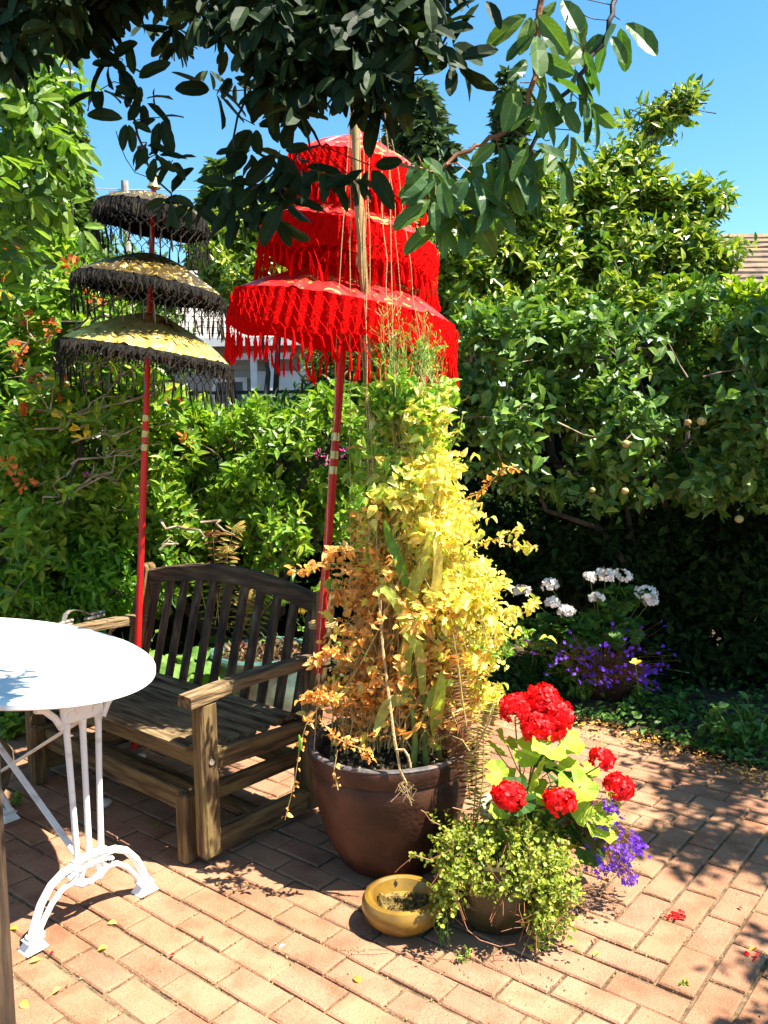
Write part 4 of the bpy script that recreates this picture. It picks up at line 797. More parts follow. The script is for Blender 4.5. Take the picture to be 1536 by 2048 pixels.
for (a, b, dy) in st:
    B = MB(); A = atY(*a, 2.77); e = atY(*b, 2.76+dy); top_ = atY(704+(a[0]-704)*.75, -30, 2.77); pts = [top_]+wander(A, e, 12, .0025); hairy(B, pts, .0015); B.build('string', 'jute', bam)
# thick string that hangs over the front of the pot and frays
B = MB(); P = [atY(x, y, Y) for x, y, Y in ((757, 1180, 2.60), (766, 1300, 2.55), (780, 1410, 2.50), (789, 1480, 2.47), (794, 1505, 2.465), (800, 1540, 2.455), (812, 1566, 2.45))]; hairy(B, P, .0042); P = [atY(x, y, Y) for x, y, Y in ((792, 1500, 2.46), (808, 1500, 2.455), (816, 1512, 2.45), (821, 1535, 2.45))]; hairy(B, P, .0042)
for k in range(14): s_ = atY(806+rng.random()*10, 1560+rng.random()*12, 2.45); B.tube([s_, s_+[.014*rng.normal(), -.004, -.01], s_+[.02*rng.normal(), -.004, -.02-.05*rng.random()]], .0009, 3, False)
B.build('frayed_string', 'jute', bam)

pea = thing('sweet_pea', 'tall sweet pea climbing strings, green above and dried yellow below', 'climbing plant', PC)
ENV = np.array([(650, 800, 30), (700, 812, 62), (760, 812, 80), (840, 812, 92), (920, 812, 100), (1000, 818, 116), (1080, 822, 132), (1160, 835, 160), (1240, 845, 190), (1320, 835, 195), (1400, 812, 190), (1480, 792, 165)], float)
def env(y): return np.interp(y, ENV[:, 0], ENV[:, 1]), np.interp(y, ENV[:, 0], ENV[:, 2])
def pea_pts(n, y0, y1, rb=.75, gap=-.25, seed=0):
    y = y0+(y1-y0)*rng.random(n); cx, w_ = env(y); a = rng.random(n)*2*PI; r = rng.random(n)**.5*rb+(1-rb)*rng.random(n); r *= (1+.25*np.sin(y*.05+a*2)+.12*rng.normal(size=n)); wy = w_/FPX*2.75
    Y = 2.75+np.sin(a)*r*np.minimum(wy*1.1, .22); P = np.stack([ray_(cx+np.cos(a)*r*w_, y)[0]*Y, Y, CH+ray_(cx, y)[2]*Y], 1); k = nz(P, 17, seed) > gap; return P[k], y[k], (np.cos(a)*r)[k], a[k]
def ray_(x, y):
    a = (x-768)/FPX; b = -(y-1024)/FPX; c, s = math.cos(ROLL), math.sin(ROLL); a, b = c*a-s*b, s*a+c*b; cp, sp = math.cos(PITCH), math.sin(PITCH); return a/(cp+b*sp), 1, (-sp+b*cp)/(cp+b*sp)
P, y, xr, a = pea_pts(12000, 690, 1480, seed=3); O = unit(np.stack([np.cos(a), np.sin(a), .2+0*a], 1)); n = len(P)
dens = np.where((xr < -.1) & (y > 1050), .72, np.where(xr < -.2, .45, 1.)); dens = dens*np.where(y > 1420, .38, 1.); k = rng.random(n) < dens; P, y, xr, O = P[k], y[k], xr[k], O[k]; n = len(P)
g_ = np.clip((1000-y)/260-xr*.55+.1, 0, 1)*.85; dry = np.clip((y-1120)/330-xr*.9+.1, 0, .9); u = rng.random(n); zone = np.where(u < g_, 0, np.where(rng.random(n) < dry, 2, 1))
for z_, mat, tm, sz, npart in ((0, 'peagreen', T_CURL, .028, 90), (1, 'peayellow', T_CURL, .0245, 120), (2, 'peadry', T_CURL, .022, 90)):
    q = zone == z_; m_ = q.sum(); D = O[q]*.6+rng.normal(size=(m_, 3))*.7+[0, 0, -.15]; N = rng.normal(size=(m_, 3))+[.2, -.5, .7]; s_ = sz*(.55+.75*rng.random(m_)); s_ = s_*(1+.35*(rng.random(m_) < .12)); P1 = P[q]
    M1 = frames(D, N, s_, .9+.3*rng.random(m_)[:, None]); D2 = D*[-1, -1, 1]+.3*rng.normal(size=(m_, 3)); M2 = frames(D2, N+.3*rng.normal(size=(m_, 3)), s_*.9)
    leaves(pea, T_SM, frames(rng.normal(size=(m_//2, 3)), rng.normal(size=(m_//2, 3)), .018*(.5+rng.random(m_//2))), P1[:m_//2]+.012*rng.normal(size=(m_//2, 3)), mat, 0, rest='small_leaves')
    leaves(pea, tm, np.concatenate([M1, M2]), np.concatenate([P1, P1+.004*rng.normal(size=P1.shape)]), mat, npart, 22, rest=('green_leaves', 'yellow_leaves', 'dry_leaves')[z_])
B = MB()
for k in range(120):
    a = rng.random()*2*PI; r = .3+.65*rng.random(); pts = []
    ys = np.arange(1500, 1500-800*(.35+.65*rng.random()), -60)
    for yy in ys:
        cx, w_ = env(yy); wy = w_/FPX*2.75; a += .22*rng.normal(); Y = 2.75+math.sin(a)*r*min(wy, .2); rr = ray_(cx+math.cos(a)*r*w_*.9, yy); pts.append(np.array([rr[0]*Y, Y, CH+rr[2]*Y])+.006*rng.normal(size=3))
    B.tube(pts, list(np.linspace(.0024, .0012, len(pts))), 4, False)
B.build('stems', 'drystem', pea, kind='stuff')
B = MB(); PT, yt, xt, at_ = pea_pts(420, 760, 1500)
for k in range(len(PT)):
    p = PT[k]; o_ = np.array([math.cos(at_[k]), math.sin(at_[k]), .1]); pts = [p]; c = rng.normal(size=3)
    for q in range(8): o_ = unit(o_+.45*np.cross(c, o_)+.1*rng.normal(size=3)); p = p+o_*.010; pts.append(p)
    B.tube(pts, .0008, 3, False)
B.build('tendrils', 'drystem', pea, kind='stuff')
# side sprays reaching out, and hanging strands
def spray(pts, n, mat, size, sm='drystem', tm=T_CURL, rad=.02):
    n = int(n*1.6); pts = np.array([atY(*p) for p in pts]); B = MB(); B.tube(list(pts), .0018, 4, False); B.build('side_stem', sm, pea); seg = rng.random(n)*(len(pts)-1); i = seg.astype(int); P = pts[i]+(pts[i+1]-pts[i])*(seg-i)[:, None]; size = size*.8; D = rng.normal(size=(n, 3)); joined('side_leaves', tm, frames(D, rng.normal(size=(n, 3))+[0, -.6, .6], size*.72*(.5+.9*rng.random(n))), P+unit(D)*rad*.3, mat, pea)
spray([(920, 1120, 2.7), (970, 1085, 2.66), (1010, 1070, 2.63), (1045, 1060, 2.6)], 34, 'peayellow', .028); spray([(1000, 1085, 2.64), (1040, 1095, 2.62), (1076, 1092, 2.6)], 22, 'peayellow', .025)
spray([(900, 1010, 2.7), (950, 990, 2.68), (985, 960, 2.66), (1010, 932, 2.66), (1032, 938, 2.65)], 30, 'peadry', .024); spray([(900, 900, 2.7), (920, 860, 2.68), (925, 830, 2.68)], 12, 'peagreen', .026)
spray([(960, 1200, 2.66), (1010, 1225, 2.62), (1050, 1225, 2.6), (1068, 1200, 2.6)], 44, 'peayellow', .032); spray([(950, 1290, 2.62), (1000, 1310, 2.6), (1040, 1290, 2.6), (1060, 1260, 2.6)], 40, 'peagreen', .026)
spray([(700, 1130, 2.68), (640, 1125, 2.62), (612, 1140, 2.6), (580, 1140, 2.6)], 26, 'peadry', .034); spray([(760, 1110, 2.62), (700, 1100, 2.58), (660, 1105, 2.56)], 26, 'peadry', .040)
spray([(690, 1380, 2.55), (640, 1410, 2.5), (612, 1450, 2.48), (600, 1490, 2.48), (590, 1560, 2.48), (570, 1640, 2.49)], 26, 'peadry', .026)
spray([(640, 1440, 2.5), (670, 1475, 2.48), (700, 1490, 2.46), (730, 1500, 2.45), (740, 1520, 2.45)], 44, 'peadry', .024); spray([(600, 1400, 2.5), (640, 1390, 2.5), (680, 1400, 2.5)], 60, 'peadry', .026); spray([(620, 1330, 2.55), (660, 1300, 2.55), (700, 1320, 2.55)], 60, 'peadry', .028)
spray([(675, 1500, 2.46), (668, 1540, 2.45), (676, 1580, 2.45)], 7, 'peadry', .020)
MB().tube([atY(598, 1470, 2.46), atY(601, 1483, 2.46), atY(600, 1496, 2.46), atY(597, 1505, 2.46)], [.002, .006, .006, .001], 6).build('seed_pod', 'peagreen', pea, True)
# fine budding sprays at the top
B = MB(); PB = []
for k in range(46):
    x0 = 745+rng.random()*130; y0 = 760+40*rng.random(); L = 70+90*rng.random()*(1-abs(x0-800)/110); a_ = atY(x0, y0, 2.72+.12*rng.normal()); b_ = a_+np.array([.02*rng.normal(), .01*rng.normal(), L/FPX*2.75]); pts = wander(a_, b_, 5, .004); B.tube(pts, [.0018, .0016, .0014, .0012, .001, .0008], 3, False)
    for q in range(16): i = 1+q % 5; p = pts[i]+(pts[min(i+1, 5)]-pts[i])*rng.random(); e = p+np.array([.016*rng.normal(), .012*rng.normal(), .012+.01*rng.random()]); B.tube([p, e], .0007, 3, False); PB.append(e)
B.build('bud_stems', 'greenstem', pea, kind='stuff'); PB = np.array(PB); joined('buds', T_SM, frames(rng.normal(size=PB.shape)*.3+[0, 0, 1], rng.normal(size=PB.shape), .009), PB, 'peagreen', pea)
# broad leaved stalks
sk_ = thing('leafy_stalks', 'thick pale green stalks with long yellowing strap leaves in the large pot', 'plant', PC)
for (x0, x1, y1, Y, r) in ((826, 816, 1150, 2.60, .0095), (851, 845, 1180, 2.62, .0085), (880, 872, 1230, 2.66, .008)):
    pts = wander(atY(x0, 1532-(Y-2.6)*200, Y), atY(x1, y1, Y+.02), 8, .004); MB().tube(pts, list(np.linspace(r*1.15, r*.5, 9)), 10, False).build('stalk', 'greenstem', sk_, True)
for (pts, w_, m_) in (([(822, 1408), (805, 1398), (778, 1408), (760, 1440), (748, 1478)], .050, 'stalkleaf'), ([(820, 1400), (808, 1350), (815, 1290), (838, 1232)], .060, 'stalkleaf'), ([(845, 1390), (842, 1330), (832, 1290), (800, 1262)], .045, 'stalkleaf'), ([(850, 1430), (868, 1380), (900, 1365), (930, 1375)], .035, 'stalkleaf'), ([(878, 1500), (872, 1440), (880, 1390), (884, 1340)], .055, 'peayellow'), ([(818, 1300), (800, 1220), (770, 1180), (745, 1190)], .045, 'stalkleaf'), ([(818, 1260), (822, 1190), (848, 1130), (858, 1070)], .050, 'stalkleaf'), ([(820, 1200), (800, 1130), (780, 1080), (768, 1040)], .045, 'peagreen'), ([(848, 1240), (870, 1180), (876, 1110), (862, 1060)], .040, 'peayellow'), ([(846, 1200), (880, 1170), (905, 1180), (918, 1220)], .040, 'peayellow')):
    ribbon('strap_leaf', [atY(x, y, 2.60-.02*i+.012*rng.normal()) for i, (x, y) in enumerate(pts)], w_*.72, m_, sk_)
def frond(parent, pts, wid, mat, n=26, nm='frond'):
    pts = np.array(pts, float); tt = np.linspace(.04, .99, n); V = []; P = []; D = []; S = []
    for u in tt:
        s_ = u*(len(pts)-1); i = min(int(s_), len(pts)-2); f = s_-i; p = pts[i]*(1-f)+pts[i+1]*f; d = unit(pts[i+1]-pts[i]); x = unit(np.cross(d, [.15, -1, .25])); L = wid*(math.sin(PI*min(1, .12+.85*u))**.7)
        for sg in (-1, 1): P.append(p); D.append(x*sg+d*.18+.06*rng.normal(size=3)+[0, 0, -.12]); S.append(L*(.85+.3*rng.random()))
    P, D, S = np.array(P), np.array(D), np.array(S); fr = MB().tube(list(pts), list(np.linspace(.0026, .0010, len(pts))), 5, False).build(nm, 'drystem', parent); joined('pinnae', (T_LONG[0]*[.75, 1, 1], T_LONG[1]), frames(D, np.tile([.1, -.8, .4], (len(P), 1))+.3*rng.normal(size=(len(P), 3)), S), P, mat, fr, kind='stuff')
fn = thing('sword_fern', 'drying sword fern with golden brown fronds at the right of the large pot', 'fern', (.24, 2.62, 0.4))
for (pts, w_, m_) in (([(946, 1650, 2.46), (952, 1560, 2.47), (955, 1480, 2.48), (958, 1400, 2.50)], .036, 'fernleaf'), ([(955, 1640, 2.45), (966, 1560, 2.46), (968, 1480, 2.47), (966, 1420, 2.48)], .030, 'fernleaf'), ([(940, 1600, 2.5), (930, 1520, 2.52), (915, 1450, 2.55), (890, 1400, 2.58)], .05, 'fernbrown'), ([(950, 1520, 2.5), (925, 1480, 2.52), (900, 1470, 2.54), (870, 1480, 2.55)], .05, 'fernbrown'), ([(935, 1470, 2.5), (925, 1400, 2.5), (918, 1340, 2.52), (905, 1260, 2.54)], .03, 'fernbrown'), ([(950, 1500, 2.45), (975, 1450, 2.44), (985, 1420, 2.43), (990, 1400, 2.43)], .028, 'fernleaf')):
    frond(fn, [atY(*p) for p in pts], w_, m_)

# ================================================================== POTTED FLOWERS
def flower_head(name, c, r, mat, parent, nf=46, ps=.016, squash=.85):
    D = unit(rng.normal(size=(nf*3, 3))); D = D[D[:, 2] > -.55][:nf]; n = len(D); P = np.array(c)+D*r*np.array([1, 1, squash])*(.72+.28*rng.random(n))[:, None]; e1 = unit(np.cross(D, rng.normal(size=(n, 3)))); e2 = np.cross(D, e1); Ms = []; Ps = []
    for k in range(5):
        a = 2*PI*k/5; X = e1*math.cos(a)+e2*math.sin(a); Ms.append(frames(X+D*.35+.15*rng.normal(size=(n, 3)), D+.25*rng.normal(size=(n, 3)), ps*(.8+.4*rng.random(n)), 1.25)); Ps.append(P)
    return joined(name, T_PET, np.concatenate(Ms), np.concatenate(Ps), mat, parent, kind=None)
ger = thing('red_geranium', 'red geranium with bright lime leaves growing in the pale cream pot', 'geranium', GC)
heads = [(1030, 1418, 2.50, .044), (1085, 1400, 2.52, .044), (1112, 1432, 2.48, .046), (1072, 1455, 2.46, .040), (1102, 1462, 2.45, .036), (1205, 1518, 2.46, .029), (1237, 1574, 2.42, .037), (1120, 1602, 2.30, .037), (1018, 1592, 2.30, .038)]
root = GC+[0, 0, .22]
for (x, y, Y, r) in heads:
    c = atY(x, y, Y); r *= 1.14; h = flower_head('flower_head', c, r, 'redpetal', ger, int(60*(r/.04)**2)); m_ = (c+root)/2+[(c[0]-root[0])*.25, -.02, .03]; MB().tube([root+[.03*rng.normal(), .02*rng.normal(), 0], m_, c-[0, 0, r*.5]], [.0030, .0026, .0020], 6).build('flower_stem', 'greenstem', ger, True)
gl = [(1010, 1480, 38), (1045, 1500, 40), (1100, 1498, 46), (1140, 1500, 36), (1068, 1545, 52), (1118, 1530, 44), (1148, 1568, 55), (1090, 1585, 40), (1180, 1612, 46), (1055, 1612, 44), (990, 1500, 30), (985, 1545, 34), (1192, 1662, 44), (1170, 1540, 34), (1128, 1475, 40), (1000, 1620, 30), (1220, 1600, 26), (1140, 1690, 30), (1030, 1560, 36), (1205, 1640, 34)]
P = np.array([atY(x, y, 2.36+.06*rng.normal()+.0006*(1700-y)) for x, y, r in gl]); n = len(P); S = np.array([r for _, _, r in gl])/FPX*2.42/.66
M = frames(np.stack([.6*rng.normal(size=n)+(P[:, 0]-GC[0])*3, -.6+.3*rng.normal(size=n), -.25+.2*rng.normal(size=n)], 1), np.tile([.25, -.55, .8], (n, 1))+.28*rng.normal(size=(n, 3)), S); singles('leaf', T_GER, M, P, 'geraniumlit', ger)
gd = [(1165, 1660, 42), (1200, 1650, 42), (1140, 1640, 44), (1175, 1700, 34), (1110, 1650, 40), (1080, 1640, 36), (1060, 1660, 34), (1020, 1640, 32), (1150, 1610, 44), (1095, 1620, 44), (1040, 1590, 44), (1120, 1560, 44), (1080, 1510, 40)]
P2 = np.array([atY(x, y, 2.50+.06*rng.normal()) for x, y, r in gd]); n = len(P2); S = np.array([r for _, _, r in gd])/FPX*2.5/.6; M = frames(np.stack([rng.normal(size=n), -.6+0*P2[:, 0], -.5+0*P2[:, 0]], 1), np.tile([.2, -.7, .5], (n, 1))+.35*rng.normal(size=(n, 3)), S); singles('leaf', T_GER, M, P2, 'geraniumshaded', ger)
B = MB()
for p in list(P)+list(P2): B.tube([root+[.04*rng.normal(), .03*rng.normal(), 0], (root+p)/2+[0, 0, .03], p], .0017, 5, False)
B.build('leaf_stalks', 'greenstem', ger, kind='stuff')
def lobelia(name, label, anchors, root, n, Y, spread, base, fs=.010):
    t = thing(name, label, 'lobelia', base); B = MB(); Ps = []; root = np.array(root)
    for k in range(n):
        x, y, sx, sy = anchors[k % len(anchors)]; e = atY(x+sx*rng.normal(), y+sy*rng.normal(), Y+.05*rng.normal()); m_ = (root+e)/2+[0, 0, spread*(.5+rng.random())]; pts = [root+.03*rng.normal(size=3), m_+.01*rng.normal(size=3), e]
        B.tube(pts, .0008, 3, False); Ps.append(e)
    B.build('stems', 'redtwig', t, kind='stuff'); Ps = np.array(Ps); N = unit(rng.normal(size=Ps.shape)+[.2, -1.2, .6]); e1 = unit(np.cross(N, rng.normal(size=Ps.shape))); e2 = np.cross(N, e1); Ms = []; Q = []
    for k in range(5): a = 2*PI*k/5+.2; Ms.append(frames(e1*math.cos(a)+e2*math.sin(a)+.2*N, N, fs*(.9 if k < 3 else .55)*(.8+.4*rng.random(len(Ps))), 1.1)); Q.append(Ps)
    joined('flowers', T_PET, np.concatenate(Ms), np.concatenate(Q), 'violetpetal', t)
    n2 = n*3; i = rng.integers(0, len(Ps), n2); P3 = Ps[i]*.8+root*.2+.03*rng.normal(size=(n2, 3)); joined('foliage', T_SM, frames(rng.normal(size=(n2, 3)), rng.normal(size=(n2, 3)), .008), P3, 'weeddark', t)
lobelia('lobelia', 'violet blue lobelia trailing from the right side of the cream pot', [(1205, 1650, 12, 20), (1225, 1690, 20, 22), (1255, 1700, 16, 16), (1235, 1725, 22, 18), (1262, 1755, 10, 10), (1222, 1612, 8, 8), (1275, 1690, 8, 8), (1205, 1720, 20, 20)], (.56, 2.52, .20), 250, 2.42, .04, GC)
cr = thing('wire_creeper', 'tangled small leaved wire creeper spilling over the olive pot', 'creeper', OC)
ccl = [(.30, 2.33, .265, .21, .17, .060), (.24, 2.25, .22, .16, .08, .07), (.31, 2.35, .235, .20, .17, .065), (.20, 2.32, .20, .11, .11, .07), (.41, 2.30, .19, .15, .13, .09), (.44, 2.25, .12, .11, .09, .10), (.38, 2.20, .09, .09, .05, .09), (.47, 2.34, .12, .08, .10, .10), (.17, 2.26, .15, .07, .07, .08), (.32, 2.22, .17, .14, .05, .07), (.42, 2.42, .22, .12, .1, .06)]
P, O = shoots(ccl, 3000, gap=-.25, gf=30, rb=.8, seed=2, lump=.3); k = ~((P[:, 0] < .385) & (P[:, 0] > .19) & (P[:, 2] < .165) & (P[:, 1] < 2.34)) & ~((P[:, 0] < .24) & (P[:, 2] < .11)); P, O = P[k], O[k]; M, Q = shoot_leaves(P, O, .03, 4, .0125, .1, .1); T_RND = LT(.85, .1, .1, rows=((0, .2), (.3, .9), (.65, 1.), (.95, .4)))
k = Q[:, 2] > .006; leaves(cr, T_RND, M[k], Q[k], 'wireleaf', 200, 22, minpx=7)
B = MB(); twigs(P, O, B, 420, .11, .0009)
for (pts) in ([(905, 1780), (920, 1820), (935, 1860), (960, 1880), (1000, 1893), (1030, 1888)], [(900, 1700), (860, 1720), (830, 1710), (800, 1735), (790, 1745)], [(920, 1760), (915, 1800), (930, 1840)], [(880, 1650), (860, 1640), (850, 1625), (842, 1620)], [(940, 1640), (925, 1620), (905, 1615)]): B.tube([atY(x, y, 2.16) for x, y in pts], .0012, 4, False)
B.build('wiry_stems', 'redtwig', cr, kind='stuff')
# small weed between bowl and olive pot
def weed(label, base, h, n, mat, size, tm=T_WIDE, spread=.5, name='weed', cat='plant', group=None, npart=40, stems=True, lean=(0, 0)):
    base = np.array(base, float); t = thing(name, label, cat, base, group); B = MB(); Ps = []; Ds = []; ns = max(3, n//7)
    for s_ in range(ns):
        a = rng.random()*6.28; e = base+np.array([math.cos(a)*h*spread*rng.random()+lean[0]*h, math.sin(a)*h*spread*rng.random()+lean[1]*h, h*(.45+.6*rng.random())]); pts = wander(base+[.02*rng.normal()*h*5, .02*rng.normal()*h*5, 0], e, 4, h*.03)
        B.tube(pts, list(np.linspace(.0035*h*3, .0012, 5)), 4, False)
        for q in range(7): u = .25+.75*rng.random(); i = min(int(u*4), 3); Ps.append(pts[i]+(pts[i+1]-pts[i])*(u*4-i)); Ds.append([math.cos(a+rng.normal()), math.sin(a+rng.normal()), .25])
    B.build('stem', 'greenstem', t, kind='stuff'); Ps = np.array(Ps); Ds = np.array(Ds)+.5*rng.normal(size=Ps.shape); N = np.tile([0, -.2, 1.], (len(Ps), 1))+.35*rng.normal(size=Ps.shape); leaves(t, tm, frames(Ds, N, size*(.6+.7*rng.random(len(Ps)))), Ps, mat, npart, 14, minpx=9); return t
weed('feathery green weed growing in the joint between the bowl and olive pot', atz(890, 1890), .10, 50, 'weeddark', .012, T_LONG, .6)
weed('small seedling weed between bricks in front of the olive pot', atz(935, 1925), .05, 40, 'weed', .012, T_LONG, .8)
weed('tiny yellow green seedling in the brick joint at lower right', atz(1368, 1972), .02, 14, 'weed', .009)
weed('little green weed sprouting from bricks beside the table foot', atz(42, 1612), .06, 40, 'weed', .02)
weed('tiny green seedling in the slatted light under the bench', atz(312, 1655), .02, 14, 'weed', .008)

# ================================================================== BED PLANTS
wg = thing('white_geranium', 'white flowered geraniums glowing against the dark hollow under the tree', 'geranium', (1.15, 4.35, 0))
wroot = np.array([1.15, 4.35, .18])
for (x, y, r) in ((1098, 1170, 17), (1105, 1205, 14), (1133, 1222, 17), (1180, 1154, 12), (1210, 1150, 19), (1242, 1153, 22), (1292, 1186, 22), (1302, 1202, 14), (1193, 1195, 14), (1044, 1183, 17)):
    c = atY(x, y, 4.1); rr = r/FPX*4.1; flower_head('flower_head', c, rr, 'whitepetal', wg, 26, .016, .7); MB().tube([wroot+[(c[0]-wroot[0])*.4, 0, 0], (c+wroot)/2+[(c[0]-wroot[0])*.1, 0, .05], c], [.003, .0025, .002], 5).build('flower_stem', 'greenstem', wg)
P, O = shoots([(*atY(1235, 1200, 4.15), .09, .08, .06), (*atY(1200, 1260, 4.2), .2, .12, .08), (*atY(1100, 1260, 4.2), .18, .1, .07)], 230, gap=-2); M = frames(O*[1, 1, .3]+.3*rng.normal(size=P.shape), O+[0, -.3, 1], .045+.02*rng.random(len(P))); leaves(wg, T_GER, M, P, 'weeddark', 80, 10)
lobelia('lobelia', 'mass of violet lobelia below the white geraniums in the bed', [(1200, 1290, 50, 18), (1180, 1325, 45, 20), (1280, 1330, 24, 18), (1250, 1300, 50, 25), (1300, 1350, 14, 14), (1140, 1310, 22, 22), (1230, 1350, 45, 14), (1190, 1360, 30, 12)], (1.1, 4.3, .12), 200, 4.1, .05, (1.1, 4.25, 0), .013)
RC = np.array([1.17, 4.38, 0.]); rp = thing('red_brown_pot', 'low red brown pot in the bed under the violet lobelia', 'pot', RC); MB().lathe([(.001, .001), (.12, .001), (.15, .08), (.17, .16), (.18, .165), (.18, .185), (.165, .188), (.155, .165)], RC, 40).build('body', 'terracotta', rp, True); soil_disc(RC, .155, .165, 'potsoil', rp)
bedp = [('pale lobed leaf plant left of the violet lobelia', 1130, 1380, 4.05, .26, 180, 'weed', .042), ('green leafy plant close to the sweet pea beside the paving', 1060, 1370, 4.15, .28, 150, 'weeddark', .045), ('bright leafy clump at the paving edge below the white geraniums', 1170, 1410, 3.98, .14, 120, 'weed', .035), ('seedling with tall stem and yellow poppy flower in the bed', 1272, 1412, 3.9, .10, 70, 'weed', .035),
        ('dark green ground plant at the paving edge right of the poppy', 1350, 1445, 3.7, .12, 110, 'weeddark', .04), ('leafy seedling with pale stem base at the right paving edge', 1440, 1500, 3.5, .16, 90, 'weeddark', .045), ('broad leaved plant at the right edge of the photo', 1505, 1510, 3.4, .20, 150, 'weeddark', .055), ('bright green tuft at the far right edge in sun', 1535, 1340, 3.9, .35, 60, 'weed', .05),
        ('low creeping plant between paving and the dark hollow', 1250, 1440, 3.8, .06, 90, 'weeddark', .03)]
for (lb, x, y, Y, h, n, m_, s_) in bedp:
    b_ = atz(x, y); weed(lb, (b_[0], b_[1], 0.02), h, n, m_, s_, T_WIDE, .9, 'bed_plant')
pp = thing('yellow_poppy', 'single yellow poppy flower on a thin stem in front of the lobelia', 'flower', atz(1275, 1425)); c = atY(1271, 1330, 3.85); MB().tube([atz(1275, 1425), (atz(1275, 1425)+c)/2+[.01, 0, 0], c], .0016, 5).build('stem', 'greenstem', pp)
D = np.array([(math.cos(a), math.sin(a), .8) for a in (0.2, 1.7, 3.3, 4.8)]); joined('petals', T_PET, frames(D, np.tile([0, 0, 1.], (4, 1)), .034, 1.3), np.tile(c, (4, 1)), 'yellowleaf', pp, kind=None)
# ferns and hostas behind the bench
hf = thing('fern_clump', 'fern clump with green and rust coloured fronds behind the bench back', 'fern', (-.72, 4.35, 0))
for (b_, e, m_) in (((470, 1300), (500, 1180), 'fernleaf'), ((440, 1290), (425, 1060), 'fernbrown'), ((430, 1250), (470, 1050), 'fernleaf'), ((480, 1280), (530, 1150), 'fernleaf'), ((420, 1260), (380, 1110), 'weed'), ((500, 1290), (560, 1190), 'weed'), ((455, 1260), (455, 1090), 'fernleaf')):
    a_ = atY(*b_, 4.45); z_ = atY(*e, 4.3); mid = (a_+z_)/2+[0, 0, .06]; frond(hf, [a_, mid, z_, z_+[(z_[0]-a_[0])*.3, -.03, -.03]], .06, m_, 22)
hs = thing('hosta', 'hosta with broad glossy green leaves seen through the bench slats', 'hosta', (-1.05, 4.25, 0))
for k in range(30):
    a = rng.random()*6.28; b_ = np.array([-1.08+.25*(rng.random()-.5), 4.27+.1*rng.normal(), .02]); L = .22+.15*rng.random(); d = np.array([math.cos(a), math.sin(a)*.8-.2, 0]); ribbon('leaf', [b_, b_+d*L*.35+[0, 0, L*.7], b_+d*L*.8+[0, 0, L*.75], b_+d*L*1.15+[0, 0, L*.4]], .08+.03*rng.random(), 'hosta', hs, (d[0]*-.3, -.3, 1))
weed('lobed leaf seedling behind the far bench arm', atz(200, 1395)*[1, 1, 0]+[0, 0, .4], .22, 40, 'weed', .055, name='bed_plant')
weed('green and rust leafy plant under the far bench arm', (-1.35, 4.25, .02), .42, 160, 'weed', .04, name='bed_plant')
weed('yellow flowering plant beside the right bench post', (-.38, 4.35, .02), .62, 150, 'weed', .04, name='bed_plant')
weed('leafy plant left of the bench by the table', (-2.0, 4.25, .02), .35, 160, 'azalea', .05, name='bed_plant')
weed('low plant with dried stems at the left paving edge', atz(20, 1475), .12, 120, 'weed', .05, name='bed_plant')
weed('low leafy plant in the bed behind the bench', (-.1, 4.5, .02), .40, 200, 'weeddark', .05, name='bed_plant')
weed('leafy bed plant just right of the large pot', (.4, 4.5, .02), .40, 200, 'weeddark', .05, name='bed_plant')
blooms('yellow_bloom', '', '', [(608, 1208, 4.25), (604, 1215, 4.25)], .03, 'yellowleaf', 14, .03, parent=bpy.data.objects['bed_plant.011'] if 'bed_plant.011' in bpy.data.objects else hf)

# ================================================================== OVERHEAD VINE
def vine_groups(t, C, A, mat, size, npart, cell=30, k5=5, hang=.5, rest='foliage'):
    n = len(C); Ms = []; Ps = []; A = unit(A); e1 = unit(np.cross(A, rng.normal(size=(n, 3)))); e2 = np.cross(A, e1); pet = size*.18
    for k in range(k5):
        a = 2*PI*k/k5+.25*rng.normal(size=n); X = e1*np.cos(a)[:, None]+e2*np.sin(a)[:, None]; D = unit(X+np.array([0, 0, -hang])+A*.2); Ps.append(C+D*pet); Ms.append(frames(D, A+.45*rng.normal(size=(n, 3)), size*(.7+.5*rng.random(n))))
    leaves(t, T_OVAL, np.concatenate(Ms), np.concatenate(Ps), mat, npart, cell, rest=rest)
ex = np.array([-400, 0, 80, 150, 190, 230, 300, 350, 420, 480, 540, 600, 680, 760, 830, 870, 905, 960, 985, 1040, 1300]); ey = np.array([200, 110, 80, 60, 30, 10, -30, 60, 50, 60, 190, 190, 190, 170, 100, -10, -110, -120, -180, -220, -250])
def vine_mass(n, Y0, Y1, x0, x1, top, bias=1.):
    x = x0+(x1-x0)*rng.random(n); e = np.interp(x, ex, ey)+30*np.sin(x*.045)+18*np.sin(x*.13); y = top+(e-top)*rng.random(n)**bias; Y = Y0+(Y1-Y0)*rng.random(n); r = ray_(x, y); return np.stack([r[0]*Y, Y, CH+r[2]*Y], 1)
av = thing('akebia_vine', 'dark akebia vine hanging overhead across the top of the view', 'vine', (-.635, 1.45, 2.4))
C = np.concatenate([vine_mass(1000, 1.35, 1.75, -300, 960, -700), vine_mass(300, 1.3, 1.6, 470, 870, -60, .7), np.array([-.30, 2.06, 2.40])+rng.normal(size=(300, 3))*[.08, .085, .06], vine_mass(420, 1.3, 1.7, -60, 300, -100), vine_mass(700, 1.3, 1.7, -300, 1000, -1000)]); C = C[nz(C, 16., 3) > -.22]; A = np.tile([0, -.25, 1.], (len(C), 1))+.55*rng.normal(size=C.shape)  # tight cluster added to shade the table; clumps above the view block the sun
vine_groups(av, C, A, 'akebia', .046, 210, hang=.9)
